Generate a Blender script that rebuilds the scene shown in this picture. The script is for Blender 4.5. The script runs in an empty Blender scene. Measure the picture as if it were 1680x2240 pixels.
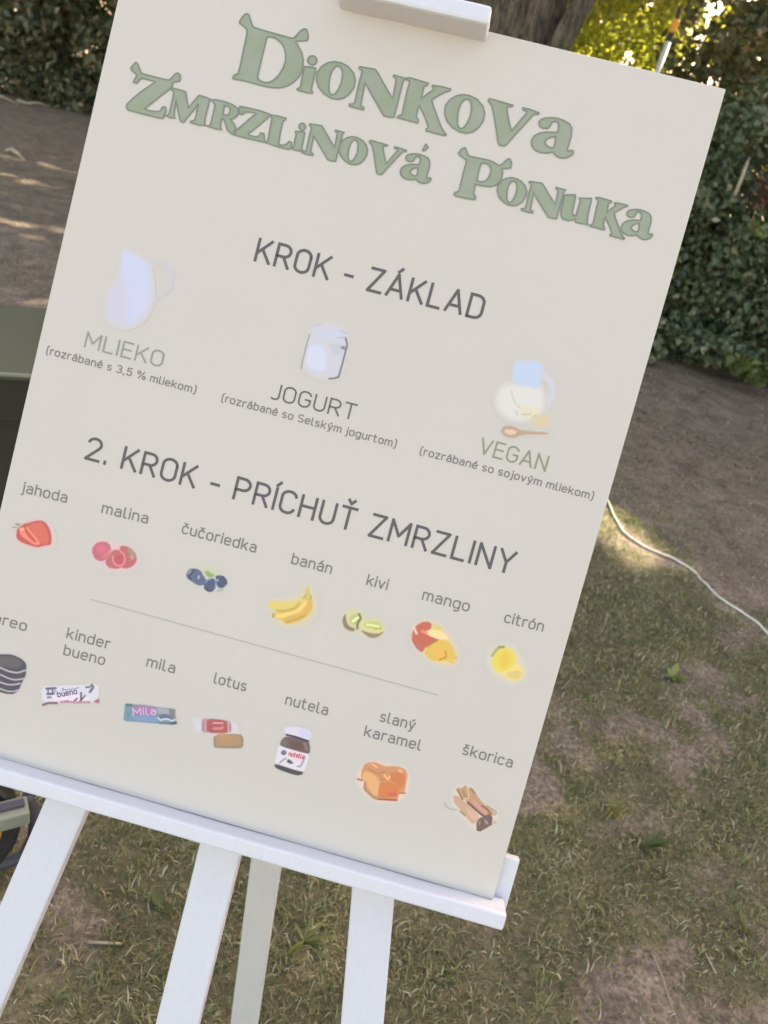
import bpy, math, random
import numpy as np
from mathutils import Vector, Matrix
from mathutils.geometry import tessellate_polygon

# ------------------------------------------------------------------ camera, sky, sun, exposure
scene = bpy.context.scene
C = scene.collection
cam_data = bpy.data.cameras.new('camera'); cam = bpy.data.objects.new('camera', cam_data); C.objects.link(cam)
RW = Matrix(((0.9647104393766858, 0.15600846683675065, 0.21212054693708468),
             (0.26033583888602513, -0.44431261504054864, -0.857211497302351),
             (-0.039484416535527644, 0.8821834607331261, -0.46924761316364005)))   # rows: right, down, forward
m = Matrix((RW[0], -RW[1], -RW[2])).transposed().to_4x4()
m.translation = Vector((0.11740296, -0.54282201, 1.49068372))
cam.matrix_world = m
cam_data.sensor_fit = 'VERTICAL'; cam_data.sensor_height = 36.0; cam_data.sensor_width = 27.0
cam_data.lens = 36.0 * 1700.0 / 2240.0
cam_data.clip_start = 0.02; cam_data.clip_end = 600.0
scene.camera = cam
cam_data.dof.use_dof = True; cam_data.dof.focus_distance = 0.79; cam_data.dof.aperture_fstop = 8.5      # a phone's small aperture: the far hedge goes a little soft
scene.render.resolution_x = 768; scene.render.resolution_y = 1024
scene.render.filter_size = 1.9

SUN = Vector((0.50, 0.685, 0.53)).normalized()
world = bpy.data.worlds.new('World'); scene.world = world; world.use_nodes = True
nt = world.node_tree; bg = nt.nodes['Background']
sky = nt.nodes.new('ShaderNodeTexSky'); sky.sky_type = 'NISHITA'; sky.sun_disc = False
sky.sun_elevation = math.asin(SUN.z); sky.sun_rotation = math.atan2(SUN.x, SUN.y)
sky.dust_density = 2.5; sky.air_density = 0.9; sky.ozone_density = 0.4
tint = nt.nodes.new('ShaderNodeMix'); tint.data_type = 'RGBA'; tint.blend_type = 'MULTIPLY'; tint.inputs[0].default_value = 1.0
tint.inputs[7].default_value = (1.0, 0.785, 0.60, 1.0)      # the phone's white balance for open shade
nt.links.new(sky.outputs[0], tint.inputs[6]); nt.links.new(tint.outputs[2], bg.inputs[0])
bg.inputs[1].default_value = 0.15
sl = bpy.data.lights.new('sun', 'SUN'); sl.energy = 3.3; sl.angle = math.radians(0.53); sl.color = (1.0, 0.86, 0.66)
sun = bpy.data.objects.new('sun', sl); C.objects.link(sun); sun.rotation_euler = SUN.to_track_quat('Z', 'Y').to_euler()
sun.location = (6, 8, 9)
vs = scene.view_settings
vs.view_transform = 'Standard'; vs.look = 'None'; vs.gamma = 1.0; vs.exposure = 2.60; vs.use_curve_mapping = False
scene.cycles.max_bounces = 8; scene.cycles.transparent_max_bounces = 8
scene.cycles.use_denoising = True

rng = np.random.default_rng(7); random.seed(7)

# ------------------------------------------------------------------ helpers
def srgb(r, g, b):
    f = lambda c: (c / 255 / 12.92) if c <= 10 else ((c / 255 + 0.055) / 1.055) ** 2.4
    return (f(r), f(g), f(b))

def tag(o, label=None, cat=None, group=None, kind=None):
    if label: o['label'] = label
    if cat: o['category'] = cat
    if group: o['group'] = group
    if kind: o['kind'] = kind
    return o

def empty(name, loc, label=None, cat=None, group=None):
    o = bpy.data.objects.new(name, None); o.empty_display_size = 0.1; C.objects.link(o); o.location = loc
    return tag(o, label, cat, group)

def mesh(name, V, F, mat=None, parent=None, smooth=False, tint=None, col=None, base=(0, 0, 0)):
    """V (n,3) world coordinates, F list of index tuples or an (m,k) array; vertices are stored relative to base"""
    me = bpy.data.meshes.new(name)
    V = np.asarray(V, np.float64) - np.asarray(base, np.float64)
    if isinstance(F, np.ndarray):
        k = F.shape[1]; n = len(F)
        me.vertices.add(len(V)); me.vertices.foreach_set('co', V.astype(np.float32).ravel())
        me.loops.add(n * k); me.loops.foreach_set('vertex_index', F.astype(np.int32).ravel())
        me.polygons.add(n); me.polygons.foreach_set('loop_start', np.arange(0, n * k, k, dtype=np.int32))
        me.update(calc_edges=True)
    else:
        me.from_pydata([tuple(map(float, v)) for v in V], [], [tuple(int(i) for i in f) for f in F]); me.update()
    if smooth: me.polygons.foreach_set('use_smooth', np.ones(len(me.polygons), bool))
    if tint is not None:
        a = me.attributes.new('tint', 'FLOAT', 'POINT'); a.data.foreach_set('value', np.asarray(tint, np.float32).ravel())
    if col is not None:
        a = me.attributes.new('ink', 'FLOAT_COLOR', 'POINT'); a.data.foreach_set('color', np.asarray(col, np.float32).ravel())
    o = bpy.data.objects.new(name, me); C.objects.link(o)
    if mat: me.materials.append(mat)
    if parent: o.parent = parent
    return o

def box_vf(c, axes, h):
    """box with centre c, unit axes (3 vectors) and half sizes h"""
    c = np.array(c, float); A = [np.array(a, float) * s for a, s in zip(axes, h)]
    V = [c + sx * A[0] + sy * A[1] + sz * A[2] for sx in (-1, 1) for sy in (-1, 1) for sz in (-1, 1)]
    F = [(0, 1, 3, 2), (4, 6, 7, 5), (0, 4, 5, 1), (2, 3, 7, 6), (0, 2, 6, 4), (1, 5, 7, 3)]
    return V, F

def bevel(o, w=0.002, seg=2):
    b = o.modifiers.new('bevel', 'BEVEL'); b.width = w; b.segments = seg; b.limit_method = 'ANGLE'
    return o

def tube_vf(pts, rad, n=8, cap=True):
    pts = [Vector(p) for p in pts]; rad = [rad] * len(pts) if np.isscalar(rad) else rad
    V = []; F = []; up = Vector((0.13, 0.31, 0.94)).normalized()
    for i, p in enumerate(pts):
        t = (pts[min(i + 1, len(pts) - 1)] - pts[max(i - 1, 0)]).normalized()
        s = t.cross(up); s = s.normalized() if s.length > 1e-4 else t.orthogonal().normalized()
        w = s.cross(t)
        for k in range(n):
            a = 2 * math.pi * k / n
            V.append(p + (s * math.cos(a) + w * math.sin(a)) * rad[i])
    for i in range(len(pts) - 1):
        for k in range(n):
            a = i * n + k; b = i * n + (k + 1) % n
            F.append((a, b, b + n, a + n))
    if cap: F.append(tuple(range(n - 1, -1, -1))); F.append(tuple(range((len(pts) - 1) * n, len(pts) * n)))
    return V, F

def join(parts):
    V = []; F = []
    for v, f in parts:
        b = len(V); V += list(v); F += [tuple(i + b for i in g) for g in f]
    return V, F

# ------------------------------------------------------------------ materials
def mat_new(name):
    mt = bpy.data.materials.new(name); mt.use_nodes = True
    return mt, mt.node_tree, mt.node_tree.nodes['Principled BSDF']

def ramp(nt, src, stops):
    r = nt.nodes.new('ShaderNodeValToRGB'); e = r.color_ramp.elements
    while len(e) < len(stops): e.new(0.5)
    for el, (p, c) in zip(e, stops): el.position = p; el.color = (*c, 1)
    nt.links.new(src, r.inputs[0]); return r.outputs[0]

def noise(nt, scale, detail=4, rough=0.55, vec=None, dist=0.0):
    n = nt.nodes.new('ShaderNodeTexNoise'); n.inputs['Scale'].default_value = scale
    n.inputs['Detail'].default_value = detail; n.inputs['Roughness'].default_value = rough; n.inputs['Distortion'].default_value = dist
    if vec is not None: nt.links.new(vec, n.inputs['Vector'])
    return n

def objcoord(nt):
    return nt.nodes.new('ShaderNodeTexCoord').outputs['Object']

def add_bump(nt, p, src, strength, dist=0.01):
    b = nt.nodes.new('ShaderNodeBump'); b.inputs['Strength'].default_value = strength; b.inputs['Distance'].default_value = dist
    nt.links.new(src, b.inputs['Height']); nt.links.new(b.outputs[0], p.inputs['Normal'])

def mixc(nt, fac, a, b, mode='MIX'):
    m_ = nt.nodes.new('ShaderNodeMix'); m_.data_type = 'RGBA'; m_.blend_type = mode
    for i, v in ((0, fac), (6, a), (7, b)):
        if hasattr(v, 'links'): nt.links.new(v, m_.inputs[i])
        elif i == 0: m_.inputs[0].default_value = v
        else: m_.inputs[i].default_value = (*v, 1)
    return m_.outputs[2]

def plain(name, col, rough=0.6, var=0.12, scale=9.0, bump=0.0, spec=0.4):
    mt, nt, p = mat_new(name); oc = objcoord(nt); n = noise(nt, scale, 5, 0.6, oc)
    lo = tuple(c * (1 - var) for c in col); hi = tuple(min(1, c * (1 + var)) for c in col)
    nt.links.new(ramp(nt, n.outputs[0], [(0.3, lo), (0.7, hi)]), p.inputs['Base Color'])
    p.inputs['Roughness'].default_value = rough; p.inputs['Specular IOR Level'].default_value = spec
    if bump: add_bump(nt, p, n.outputs[0], bump)
    return mt

def leafy(name, stops, rough=0.5, trans=0.35, spec=0.35):
    mt, nt, p = mat_new(name)
    at = nt.nodes.new('ShaderNodeAttribute'); at.attribute_name = 'tint'
    col = ramp(nt, at.outputs['Fac'], stops)
    nt.links.new(col, p.inputs['Base Color']); p.inputs['Roughness'].default_value = rough
    p.inputs['Specular IOR Level'].default_value = spec
    tr = nt.nodes.new('ShaderNodeBsdfTranslucent'); nt.links.new(mixc(nt, 1.0, col, (1.0, 1.0, 0.55), 'MULTIPLY'), tr.inputs[0])
    ms = nt.nodes.new('ShaderNodeMixShader'); ms.inputs[0].default_value = trans
    nt.links.new(p.outputs[0], ms.inputs[1]); nt.links.new(tr.outputs[0], ms.inputs[2])
    nt.links.new(ms.outputs[0], nt.nodes['Material Output'].inputs[0])
    return mt

BOARD_RGB = (0.572, 0.535, 0.480)
def white_paint(name, col=(0.64, 0.65, 0.70)):
    mt, nt, p = mat_new(name); oc = objcoord(nt)
    mp = nt.nodes.new('ShaderNodeMapping'); mp.inputs['Scale'].default_value = (28, 28, 3); nt.links.new(oc, mp.inputs[0])
    g = noise(nt, 6, 6, 0.6, mp.outputs[0]); d = noise(nt, 22, 5, 0.7, oc)
    c = mixc(nt, ramp(nt, d.outputs[0], [(0.66, (0, 0, 0)), (0.78, (0.55, 0.55, 0.55))]), col, (0.48, 0.46, 0.42))
    c = mixc(nt, ramp(nt, g.outputs[0], [(0.35, (0.13,) * 3), (0.6, (0, 0, 0))]), c, (0.50, 0.50, 0.50))
    nt.links.new(c, p.inputs['Base Color']); p.inputs['Roughness'].default_value = 0.42
    add_bump(nt, p, g.outputs[0], 0.18, 0.004)
    return mt

M = {}
M['paint'] = white_paint('white_painted_wood')
M['paint_dull'] = white_paint('white_painted_wood_rear', (0.66, 0.65, 0.625))
def board_mat():
    mt, nt, p = mat_new('printed_board'); oc = objcoord(nt); n = noise(nt, 3.0, 3, 0.5, oc)
    nt.links.new(ramp(nt, n.outputs[0], [(0.3, tuple(c * 0.985 for c in BOARD_RGB)), (0.7, tuple(c * 1.015 for c in BOARD_RGB))]), p.inputs['Base Color'])
    p.inputs['Roughness'].default_value = 0.48; p.inputs['Specular IOR Level'].default_value = 0.35
    f = noise(nt, 900, 2, 0.5, oc); add_bump(nt, p, f.outputs[0], 0.02, 0.0005)
    return mt
M['board'] = board_mat()
def ink(name, rgb, ref=(207, 206, 203), var=None, rough=0.5):
    """ink whose tone beside the board is the one seen beside the board in the photograph"""
    a = srgb(*rgb); b = srgb(*ref); c = tuple(min(0.9, x / y * z) for x, y, z in zip(a, b, BOARD_RGB))
    mt, nt, p = mat_new(name); p.inputs['Roughness'].default_value = rough; p.inputs['Specular IOR Level'].default_value = 0.3
    if var:
        a2 = srgb(*var); c2 = tuple(x / y * z for x, y, z in zip(a2, b, BOARD_RGB))
        n = noise(nt, 42, 2, 0.5, objcoord(nt)); nt.links.new(ramp(nt, n.outputs[0], [(0.38, c), (0.62, c2)]), p.inputs['Base Color'])
    else: p.inputs['Base Color'].default_value = (*c, 1)
    return mt
M['green_ink'] = ink('green_title_ink', (153, 169, 148), var=(161, 172, 162), ref=(212, 212, 211))
M['outline_ink'] = ink('grey_outline_ink', (132, 144, 134), ref=(212, 212, 211))
M['ink0'] = ink('heading_ink', (98, 97, 100)); M['ink_sage'] = ink('sage_ink', (150, 159, 152)); M['ink_grey'] = ink('grey_ink', (108, 110, 108))
M['ink_olive'] = ink('olive_ink', (146, 154, 126)); M['ink2'] = ink('small_print_ink', (128, 126, 130)); M['ink4'] = ink('caption_ink', (126, 126, 126), ref=(202, 201, 198))
M['ink_violet'] = ink('violet_ink', (104, 88, 138)); M['ink_pink'] = ink('pink_ink', (216, 186, 230)); M['ink_rose'] = ink('rose_ink', (190, 92, 112))
M['rule'] = ink('rule_ink', (180, 180, 177), ref=(202, 201, 198))
def art_mat():
    mt, nt, p = mat_new('printed_picture'); at = nt.nodes.new('ShaderNodeAttribute'); at.attribute_name = 'ink'
    nt.links.new(at.outputs['Color'], p.inputs['Base Color']); p.inputs['Roughness'].default_value = 0.48; p.inputs['Specular IOR Level'].default_value = 0.35
    return mt
M['art'] = art_mat()

G_ = lambda r, g, b: (r, g, b)
M['leaf_dark'] = leafy('dark_hedge_leaf', [(0.0, (0.068, 0.084, 0.047)), (0.4, (0.138, 0.155, 0.083)), (0.62, (0.227, 0.230, 0.117)), (0.85, (0.324, 0.245, 0.152)), (1.0, (0.648, 0.517, 0.359))], 0.42, 0.25)
M['leaf_mid'] = leafy('ivy_leaf', [(0.0, (0.046, 0.067, 0.038)), (0.35, (0.100, 0.135, 0.068)), (0.6, (0.166, 0.205, 0.100)), (0.85, (0.266, 0.257, 0.140)), (1.0, (0.479, 0.436, 0.281))], 0.36, 0.22, 0.6)
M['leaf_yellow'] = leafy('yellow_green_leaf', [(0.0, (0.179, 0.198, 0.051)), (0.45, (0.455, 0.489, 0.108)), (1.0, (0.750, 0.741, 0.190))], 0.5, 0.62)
M['leaf_fresh'] = leafy('fresh_leaf', [(0.0, (0.084, 0.103, 0.036)), (0.6, (0.168, 0.196, 0.057)), (1.0, (0.312, 0.345, 0.114))], 0.45, 0.3)
M['leaf_red'] = leafy('red_leaf', [(0.0, (0.24, 0.10, 0.08)), (1.0, (0.55, 0.32, 0.26))], 0.5, 0.4)  # raised tones stand in for sunlight that does not reach these leaves
M['leaf_crown'] = leafy('crown_leaf', [(0.0, (0.07, 0.095, 0.035)), (1.0, (0.15, 0.18, 0.07))], 0.5, 0.32)
M['grass'] = leafy('grass_blade', [(0.0, (0.138, 0.151, 0.075)), (0.4, (0.260, 0.287, 0.133)), (0.75, (0.398, 0.394, 0.206)), (0.9, (0.608, 0.499, 0.338)), (1.0, (0.700, 0.700, 0.563))], 0.6, 0.4, 0.25)
M['straw'] = leafy('straw_blade', [(0.0, (0.20, 0.20, 0.06)), (1.0, (0.48, 0.44, 0.14))], 0.6, 0.3)
M['litter'] = leafy('dry_leaf', [(0.0, (0.097, 0.070, 0.052)), (0.5, (0.235, 0.168, 0.119)), (0.85, (0.442, 0.337, 0.222)), (1.0, (0.637, 0.646, 0.563))], 0.7, 0.1, 0.2)
M['pebble'] = leafy('pebble', [(0.0, (0.130, 0.117, 0.104)), (0.7, (0.286, 0.260, 0.221)), (1.0, (0.780, 0.728, 0.650))], 0.8, 0.0, 0.2)
M['twig'] = plain('twig_wood', (0.15, 0.12, 0.09), 0.85, 0.35, 30)
M['twig_pale'] = plain('pale_twig_wood', (0.42, 0.36, 0.24), 0.8, 0.3, 30)
def bark():
    mt, nt, p = mat_new('bark'); oc = objcoord(nt)
    mp = nt.nodes.new('ShaderNodeMapping'); mp.inputs['Scale'].default_value = (1, 1, 0.24); nt.links.new(oc, mp.inputs[0])
    a = noise(nt, 34, 8, 0.75, mp.outputs[0], 0.9); v = nt.nodes.new('ShaderNodeTexVoronoi'); v.inputs['Scale'].default_value = 22; nt.links.new(mp.outputs[0], v.inputs[0])
    k = noise(nt, 4, 4, 0.6, oc)
    c = ramp(nt, a.outputs[0], [(0.40, (0.057, 0.045, 0.033)), (0.5, (0.163, 0.131, 0.092)), (0.62, (0.343, 0.275, 0.197))])
    c = mixc(nt, ramp(nt, k.outputs[0], [(0.5, (0, 0, 0)), (0.68, (0.5,) * 3)]), c, (0.163, 0.179, 0.079))
    nt.links.new(c, p.inputs['Base Color']); p.inputs['Roughness'].default_value = 0.9
    s = nt.nodes.new('ShaderNodeMath'); s.operation = 'ADD'; nt.links.new(a.outputs[0], s.inputs[0]); nt.links.new(v.outputs[0], s.inputs[1])
    add_bump(nt, p, s.outputs[0], 1.0, 0.06); return mt
M['bark'] = bark()
def soil():
    mt, nt, p = mat_new('worn_soil'); oc = objcoord(nt)
    big = noise(nt, 1.7, 5, 0.6, oc); mid = noise(nt, 9, 6, 0.65, oc, 0.4); fine = noise(nt, 70, 6, 0.7, oc); gr = noise(nt, 260, 3, 0.7, oc)
    c = ramp(nt, fine.outputs[0], [(0.34, (0.201, 0.158, 0.122)), (0.52, (0.347, 0.281, 0.223)), (0.66, (0.514, 0.420, 0.336))])
    c2 = ramp(nt, gr.outputs[0], [(0.35, (0.129, 0.125, 0.063)), (0.65, (0.270, 0.252, 0.134))])
    cv = nt.nodes.new('ShaderNodeAttribute'); cv.attribute_name = 'tint'
    ad = nt.nodes.new('ShaderNodeMath'); ad.operation = 'MULTIPLY_ADD'; nt.links.new(mid.outputs[0], ad.inputs[0]); ad.inputs[1].default_value = 1.2; nt.links.new(cv.outputs['Fac'], ad.inputs[2])
    f = ramp(nt, ad.outputs[0], [(0.86, (0, 0, 0)), (1.06, (0.85,) * 3)])
    c = mixc(nt, f, c, c2)
    c = mixc(nt, ramp(nt, big.outputs[0], [(0.4, (0, 0, 0)), (0.7, (0.5,) * 3)]), c, (0.270, 0.215, 0.174))
    vo = nt.nodes.new('ShaderNodeTexVoronoi'); vo.inputs['Scale'].default_value = 120; vo.inputs['Randomness'].default_value = 1; nt.links.new(oc, vo.inputs[0])
    hs = nt.nodes.new('ShaderNodeSeparateColor'); nt.links.new(vo.outputs['Color'], hs.inputs[0])
    c = mixc(nt, 1.0, c, ramp(nt, hs.outputs[0], [(0.0, (0.74, 0.72, 0.72)), (0.5, (0.98, 0.98, 0.98)), (0.94, (1.12, 1.10, 1.06)), (1.0, (1.5, 1.45, 1.35))]), 'MULTIPLY')
    md = noise(nt, 5.5, 5, 0.7, oc, 0.8)
    c = mixc(nt, 1.0, c, ramp(nt, md.outputs[0], [(0.36, (0.72, 0.70, 0.70)), (0.62, (1.15, 1.13, 1.08))]), 'MULTIPLY')
    nt.links.new(c, p.inputs['Base Color']); p.inputs['Roughness'].default_value = 0.95; p.inputs['Specular IOR Level'].default_value = 0.15
    s = nt.nodes.new('ShaderNodeMath'); s.operation = 'ADD'; nt.links.new(fine.outputs[0], s.inputs[0]); nt.links.new(gr.outputs[0], s.inputs[1])
    add_bump(nt, p, s.outputs[0], 0.8, 0.012); return mt
M['soil'] = soil()
M['cable'] = plain('cream_cable_sheath', (0.74, 0.72, 0.60), 0.45, 0.08, 40)
M['cart'] = plain('dark_olive_panel', (0.035, 0.036, 0.026), 0.5, 0.2, 5)
M['cart_top'] = plain('grey_green_top', (0.105, 0.106, 0.068), 0.45, 0.12, 3)
M['cart_trim'] = plain('pale_green_trim', (0.26, 0.28, 0.21), 0.5, 0.1, 20)
M['black'] = plain('black_plastic', (0.018, 0.018, 0.02), 0.5, 0.2, 20)
M['yellow'] = plain('yellow_plastic', (0.45, 0.30, 0.03), 0.5, 0.1, 20)
M['grey'] = plain('grey_plastic', (0.07, 0.07, 0.085), 0.5, 0.1, 20)
M['box'] = plain('pale_grey_green_plastic', (0.24, 0.26, 0.20), 0.55, 0.12, 14)
M['white'] = plain('white_pole_paint', (0.62, 0.60, 0.54), 0.5, 0.08, 20)
M['amber'] = plain('amber_band', (0.75, 0.36, 0.03), 0.5, 0.1, 20)
# ------------------------------------------------------------------ the ground
TH = math.radians(24)
O3 = np.array([-0.297, 0.0, 0.8]); BU = np.array([1.0, 0, 0]); BV = np.array([0, math.sin(TH), math.cos(TH)]); BN = np.array([0, -math.cos(TH), math.sin(TH)])
def bp(u, v, n): return O3 + BU * u + BV * v + BN * n

def relief(x, y):
    z = 0.012 * np.sin(x * 2.1 + 0.7 * np.sin(y * 1.3)) * np.cos(y * 1.7 + 0.4) + 0.007 * np.sin(x * 7.3 + y * 3.1) * np.sin(y * 6.1 - x * 2.2)
    z += 0.0035 * np.sin(x * 23.0 + 3 * np.sin(y * 9)) * np.sin(y * 19.0 + 2 * np.sin(x * 11))
    z += 0.0018 * np.sin(x * 61.0 + 2 * np.sin(y * 37)) * np.sin(y * 53.0 + x * 17)
    return z
def cover(x, y):
    """how grassy the worn lawn is at a point, 0 to 1"""
    n = np.sin(x * 3.1 + 1.3 * np.sin(y * 2.3 + 0.5)) * np.sin(y * 3.7 + 1.1 * np.sin(x * 2.9)) + 0.6 * np.sin(x * 8.3 + y * 5.1 + 1.7) * np.sin(y * 9.7 - x * 4.3) + 0.35 * np.sin(x * 21 + 2 * np.sin(y * 17))
    g = 0.54 + 0.50 * n
    bare = 1 / (1 + np.exp(-(y - 2.75 - 0.25 * np.sin(x * 3)) * 5.0))     # trodden earth along the hedge
    g = g * (1 - 0.9 * bare)
    return np.clip(g, 0.02, 1)
ax = np.concatenate([-np.geomspace(150, 10.2, 22), np.arange(-10, -2, 0.10), np.arange(-2, 3.2, 0.028), np.arange(3.2, 7, 0.10), np.geomspace(7.2, 150, 24)])
ay = np.concatenate([-np.geomspace(150, 1.3, 24), np.arange(-1.2, 4.2, 0.028), np.arange(4.2, 18, 0.12), np.geomspace(18.4, 200, 24)])
X, Y = np.meshgrid(ax, ay); Zg = relief(X, Y)
V = np.stack([X, Y, Zg], -1).reshape(-1, 3); nx, ny = len(ax), len(ay)
i, j = np.meshgrid(np.arange(nx - 1), np.arange(ny - 1)); a = (j * nx + i).ravel()
ground = mesh('ground', V, np.stack([a, a + 1, a + nx + 1, a + nx], 1), M['soil'], smooth=True, tint=cover(X, Y).ravel())
tag(ground, 'worn brown soil under thin patchy grass', None, None, 'structure')

# ------------------------------------------------------------------ leaves, blades and other small growth (numpy builders)
def leaf_mesh(name, P, N, L, W, mat, parent=None, tint=None, base=(0, 0, 0), fold=0.18, D=None):
    """one four-cornered folded leaf per point P; N rough facing, L length, W width"""
    n = len(P); N = N / np.linalg.norm(N, axis=1, keepdims=True)
    if D is None: D = rng.normal(size=(n, 3))
    D = D - N * (D * N).sum(1, keepdims=True); D /= np.linalg.norm(D, axis=1, keepdims=True)
    S = np.cross(N, D); L = L[:, None]; W = W[:, None]
    v0 = P - D * L * 0.5; v2 = P + D * L * 0.5 - N * L * 0.12
    v1 = P + S * W * 0.5 - D * L * 0.06 + N * W * fold; v3 = P - S * W * 0.5 - D * L * 0.06 + N * W * fold
    V = np.stack([v0, v1, v2, v3], 1).reshape(-1, 3)
    k = np.arange(n) * 4; F = np.stack([np.stack([k, k + 1, k + 2], 1), np.stack([k, k + 2, k + 3], 1)], 1).reshape(-1, 3)
    if tint is None: tint = rng.random(n)
    return mesh(name, V, F, mat, parent, tint=np.repeat(tint, 4), base=base)

def blades_mesh(name, P, H, W, mat, parent=None, tint=None, base=(0, 0, 0), lean=0.7, A=None):
    n = len(P)
    if A is None: A = rng.random(n) * 2 * math.pi
    d = np.stack([np.cos(A), np.sin(A), np.zeros(n)], 1); q = rng.random(n) * 2 * math.pi
    s = np.stack([np.cos(q), np.sin(q), np.zeros(n)], 1)
    ln = (lean * (0.25 + rng.random(n) * 1.2))[:, None]; H = H[:, None]; W = W[:, None]
    z = np.array([[0, 0, 1.0]])
    m1 = P + (z * 0.62 + d * ln * 0.35) * H; m2 = P + (z * (0.95 - 0.35 * ln) + d * ln) * H
    V = np.stack([P - s * W, P + s * W, m1 - s * W * 0.8, m1 + s * W * 0.8, m2], 1).reshape(-1, 3)
    k = np.arange(n) * 5
    F = np.stack([np.stack([k, k + 1, k + 3], 1), np.stack([k, k + 3, k + 2], 1), np.stack([k + 2, k + 3, k + 4], 1)], 1).reshape(-1, 3)
    if tint is None: tint = rng.random(n) * 0.9
    return mesh(name, V, F, mat, parent, tint=np.repeat(tint, 5), base=base)

def scatter(n, x0, x1, y0, y1, f):
    P = np.stack([rng.uniform(x0, x1, n), rng.uniform(y0, y1, n)], 1); keep = rng.random(n) < f(P[:, 0], P[:, 1]); P = P[keep]
    return np.column_stack([P, relief(P[:, 0], P[:, 1]) - 0.002])
def in_view(x, y):
    """rough wedge of ground the photograph and a step beside it can see"""
    r = (x > -1.0 - 0.62 * np.maximum(y + 0.3, 0)) & (x < 1.35 + 0.42 * np.maximum(y + 0.1, 0)); return r
def behind(x, y):
    return np.where((y > 0.85) & (x > -0.75 - 0.45 * y) & (x < 0.45 + 0.13 * y), 0.3, 1.0)       # ground the board hides keeps a thinner cover
tufts = scatter(13500, -2.5, 3.2, -0.4, 4.6, lambda x, y: cover(x, y) * in_view(x, y) * (0.35 + 0.65 * (y < 3)) * behind(x, y))
cnt = rng.integers(5, 17, len(tufts)); P = np.repeat(tufts, cnt, 0); sp = np.repeat(rng.uniform(0.006, 0.035, len(tufts)), cnt)
P[:, :2] += rng.normal(size=(len(P), 2)) * sp[:, None]; P[:, 2] = relief(P[:, 0], P[:, 1]) - 0.002
tt = np.repeat(rng.uniform(0.15, 0.8, len(tufts)), cnt) + rng.normal(0, 0.14, len(P)); dead = rng.random(len(P)) < 0.10; tt[dead] = rng.uniform(0.85, 1, dead.sum())
g1 = blades_mesh('grass_tufts', P, rng.uniform(0.011, 0.036, len(P)), rng.uniform(0.0010, 0.0026, len(P)), M['grass'], tint=np.clip(tt, 0, 1), lean=1.0)
tag(g1, 'short tufty grass growing in clumps on the worn soil', 'grass', None, 'stuff')
P = scatter(600000, -2.0, 3.0, -0.3, 4.6, lambda x, y: (0.10 + 0.90 * cover(x, y)) * in_view(x, y) * np.where(y < 2.2, 1, 0.5) * behind(x, y))
tt = np.clip(rng.normal(0.42, 0.28, len(P)), 0, 1); dead = rng.random(len(P)) < 0.12; tt[dead] = rng.uniform(0.8, 1, dead.sum())
g2 = blades_mesh('grass', P, rng.uniform(0.007, 0.022, len(P)), rng.uniform(0.0008, 0.0018, len(P)), M['grass'], tint=tt, lean=1.3)
tag(g2, 'thin flattened grass between the tufts on brown earth', 'grass', None, 'stuff')
P = scatter(60000, -10, 3.0, 3.5, 12, lambda x, y: (0.14 + 0.6 * np.clip(np.sin(x * 1.1 + y) * np.sin(y * 1.7 - x * .4), 0, 1)) * (x < 1.6))
g3 = blades_mesh('far_grass', P, rng.uniform(0.015, 0.04, len(P)), rng.uniform(0.002, 0.004, len(P)), M['grass'], lean=1.2)
tag(g3, 'sparse grass on the shaded ground farther back', 'grass', None, 'stuff')

P = scatter(6500, -2.2, 3.2, -0.3, 6.6, lambda x, y: np.where(y > 3.6, 0.9, 0.2) * in_view(x, y)); n = len(P); P[:, 2] += 0.004
nn = rng.normal(size=(n, 3)) * 0.35 + [0, 0, 1]; far = P[:, 1] > 3.5
tt = np.clip(rng.beta(2, 2.6, n) + (rng.random(n) < 0.04) * 0.5, 0, 1)
lt_ = leaf_mesh('leaf_litter', P, nn, rng.uniform(0.010, 0.030, n) * np.where(far, 1.5, .8), rng.uniform(0.004, 0.012, n) * np.where(far, 1.5, .8), M['litter'], tint=tt, fold=0.3)
tag(lt_, 'small dry brown leaves and bits scattered over the ground', 'leaf litter', None, 'stuff')
P = scatter(2600, -2.2, 3.2, -0.3, 6.4, lambda x, y: in_view(x, y) * np.where(y > 4.3, 0.6, 0.25)); n = len(P)
oct_ = np.array([[1, 0, 0], [0, 1, 0], [-1, 0, 0], [0, -1, 0], [0, 0, .7], [0, 0, -.7]]); of = np.array([[0, 1, 4], [1, 2, 4], [2, 3, 4], [3, 0, 4], [1, 0, 5], [2, 1, 5], [3, 2, 5], [0, 3, 5]])
sz = rng.uniform(0.0015, 0.0055, n) * np.where(P[:, 1] > 3.8, 1.9, 1); V = (P[:, None] + oct_[None] * sz[:, None, None] * rng.uniform(0.6, 1.3, (n, 6, 1))).reshape(-1, 3)
F = (of[None] + (np.arange(n) * 6)[:, None, None]).reshape(-1, 3)
pb = mesh('pebbles', V, F, M['pebble'], tint=np.repeat(np.clip(rng.beta(1.6, 3, n) + (rng.random(n) < 0.12) * 0.6, 0, 1), 6))
tag(pb, 'tiny pebbles, crumbs of earth and pale petals on the soil', 'pebbles', None, 'stuff')
parts = []
for k in range(150):
    x = random.uniform(-0.5, 2.6); y = random.uniform(0.1, 5.8)
    if not in_view(np.array(x), np.array(y)): continue
    a = random.uniform(0, 6.28); L = random.uniform(0.02, 0.07); z = float(relief(np.array(x), np.array(y))) + 0.003
    pts = [(x + math.cos(a) * L * t + random.uniform(-.003, .003), y + math.sin(a) * L * t + random.uniform(-.003, .003), z + random.uniform(0, .004)) for t in (-.5, 0, .5)]
    parts.append(tube_vf(pts, [0.0013, 0.0011, 0.0007], 4))
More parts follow.
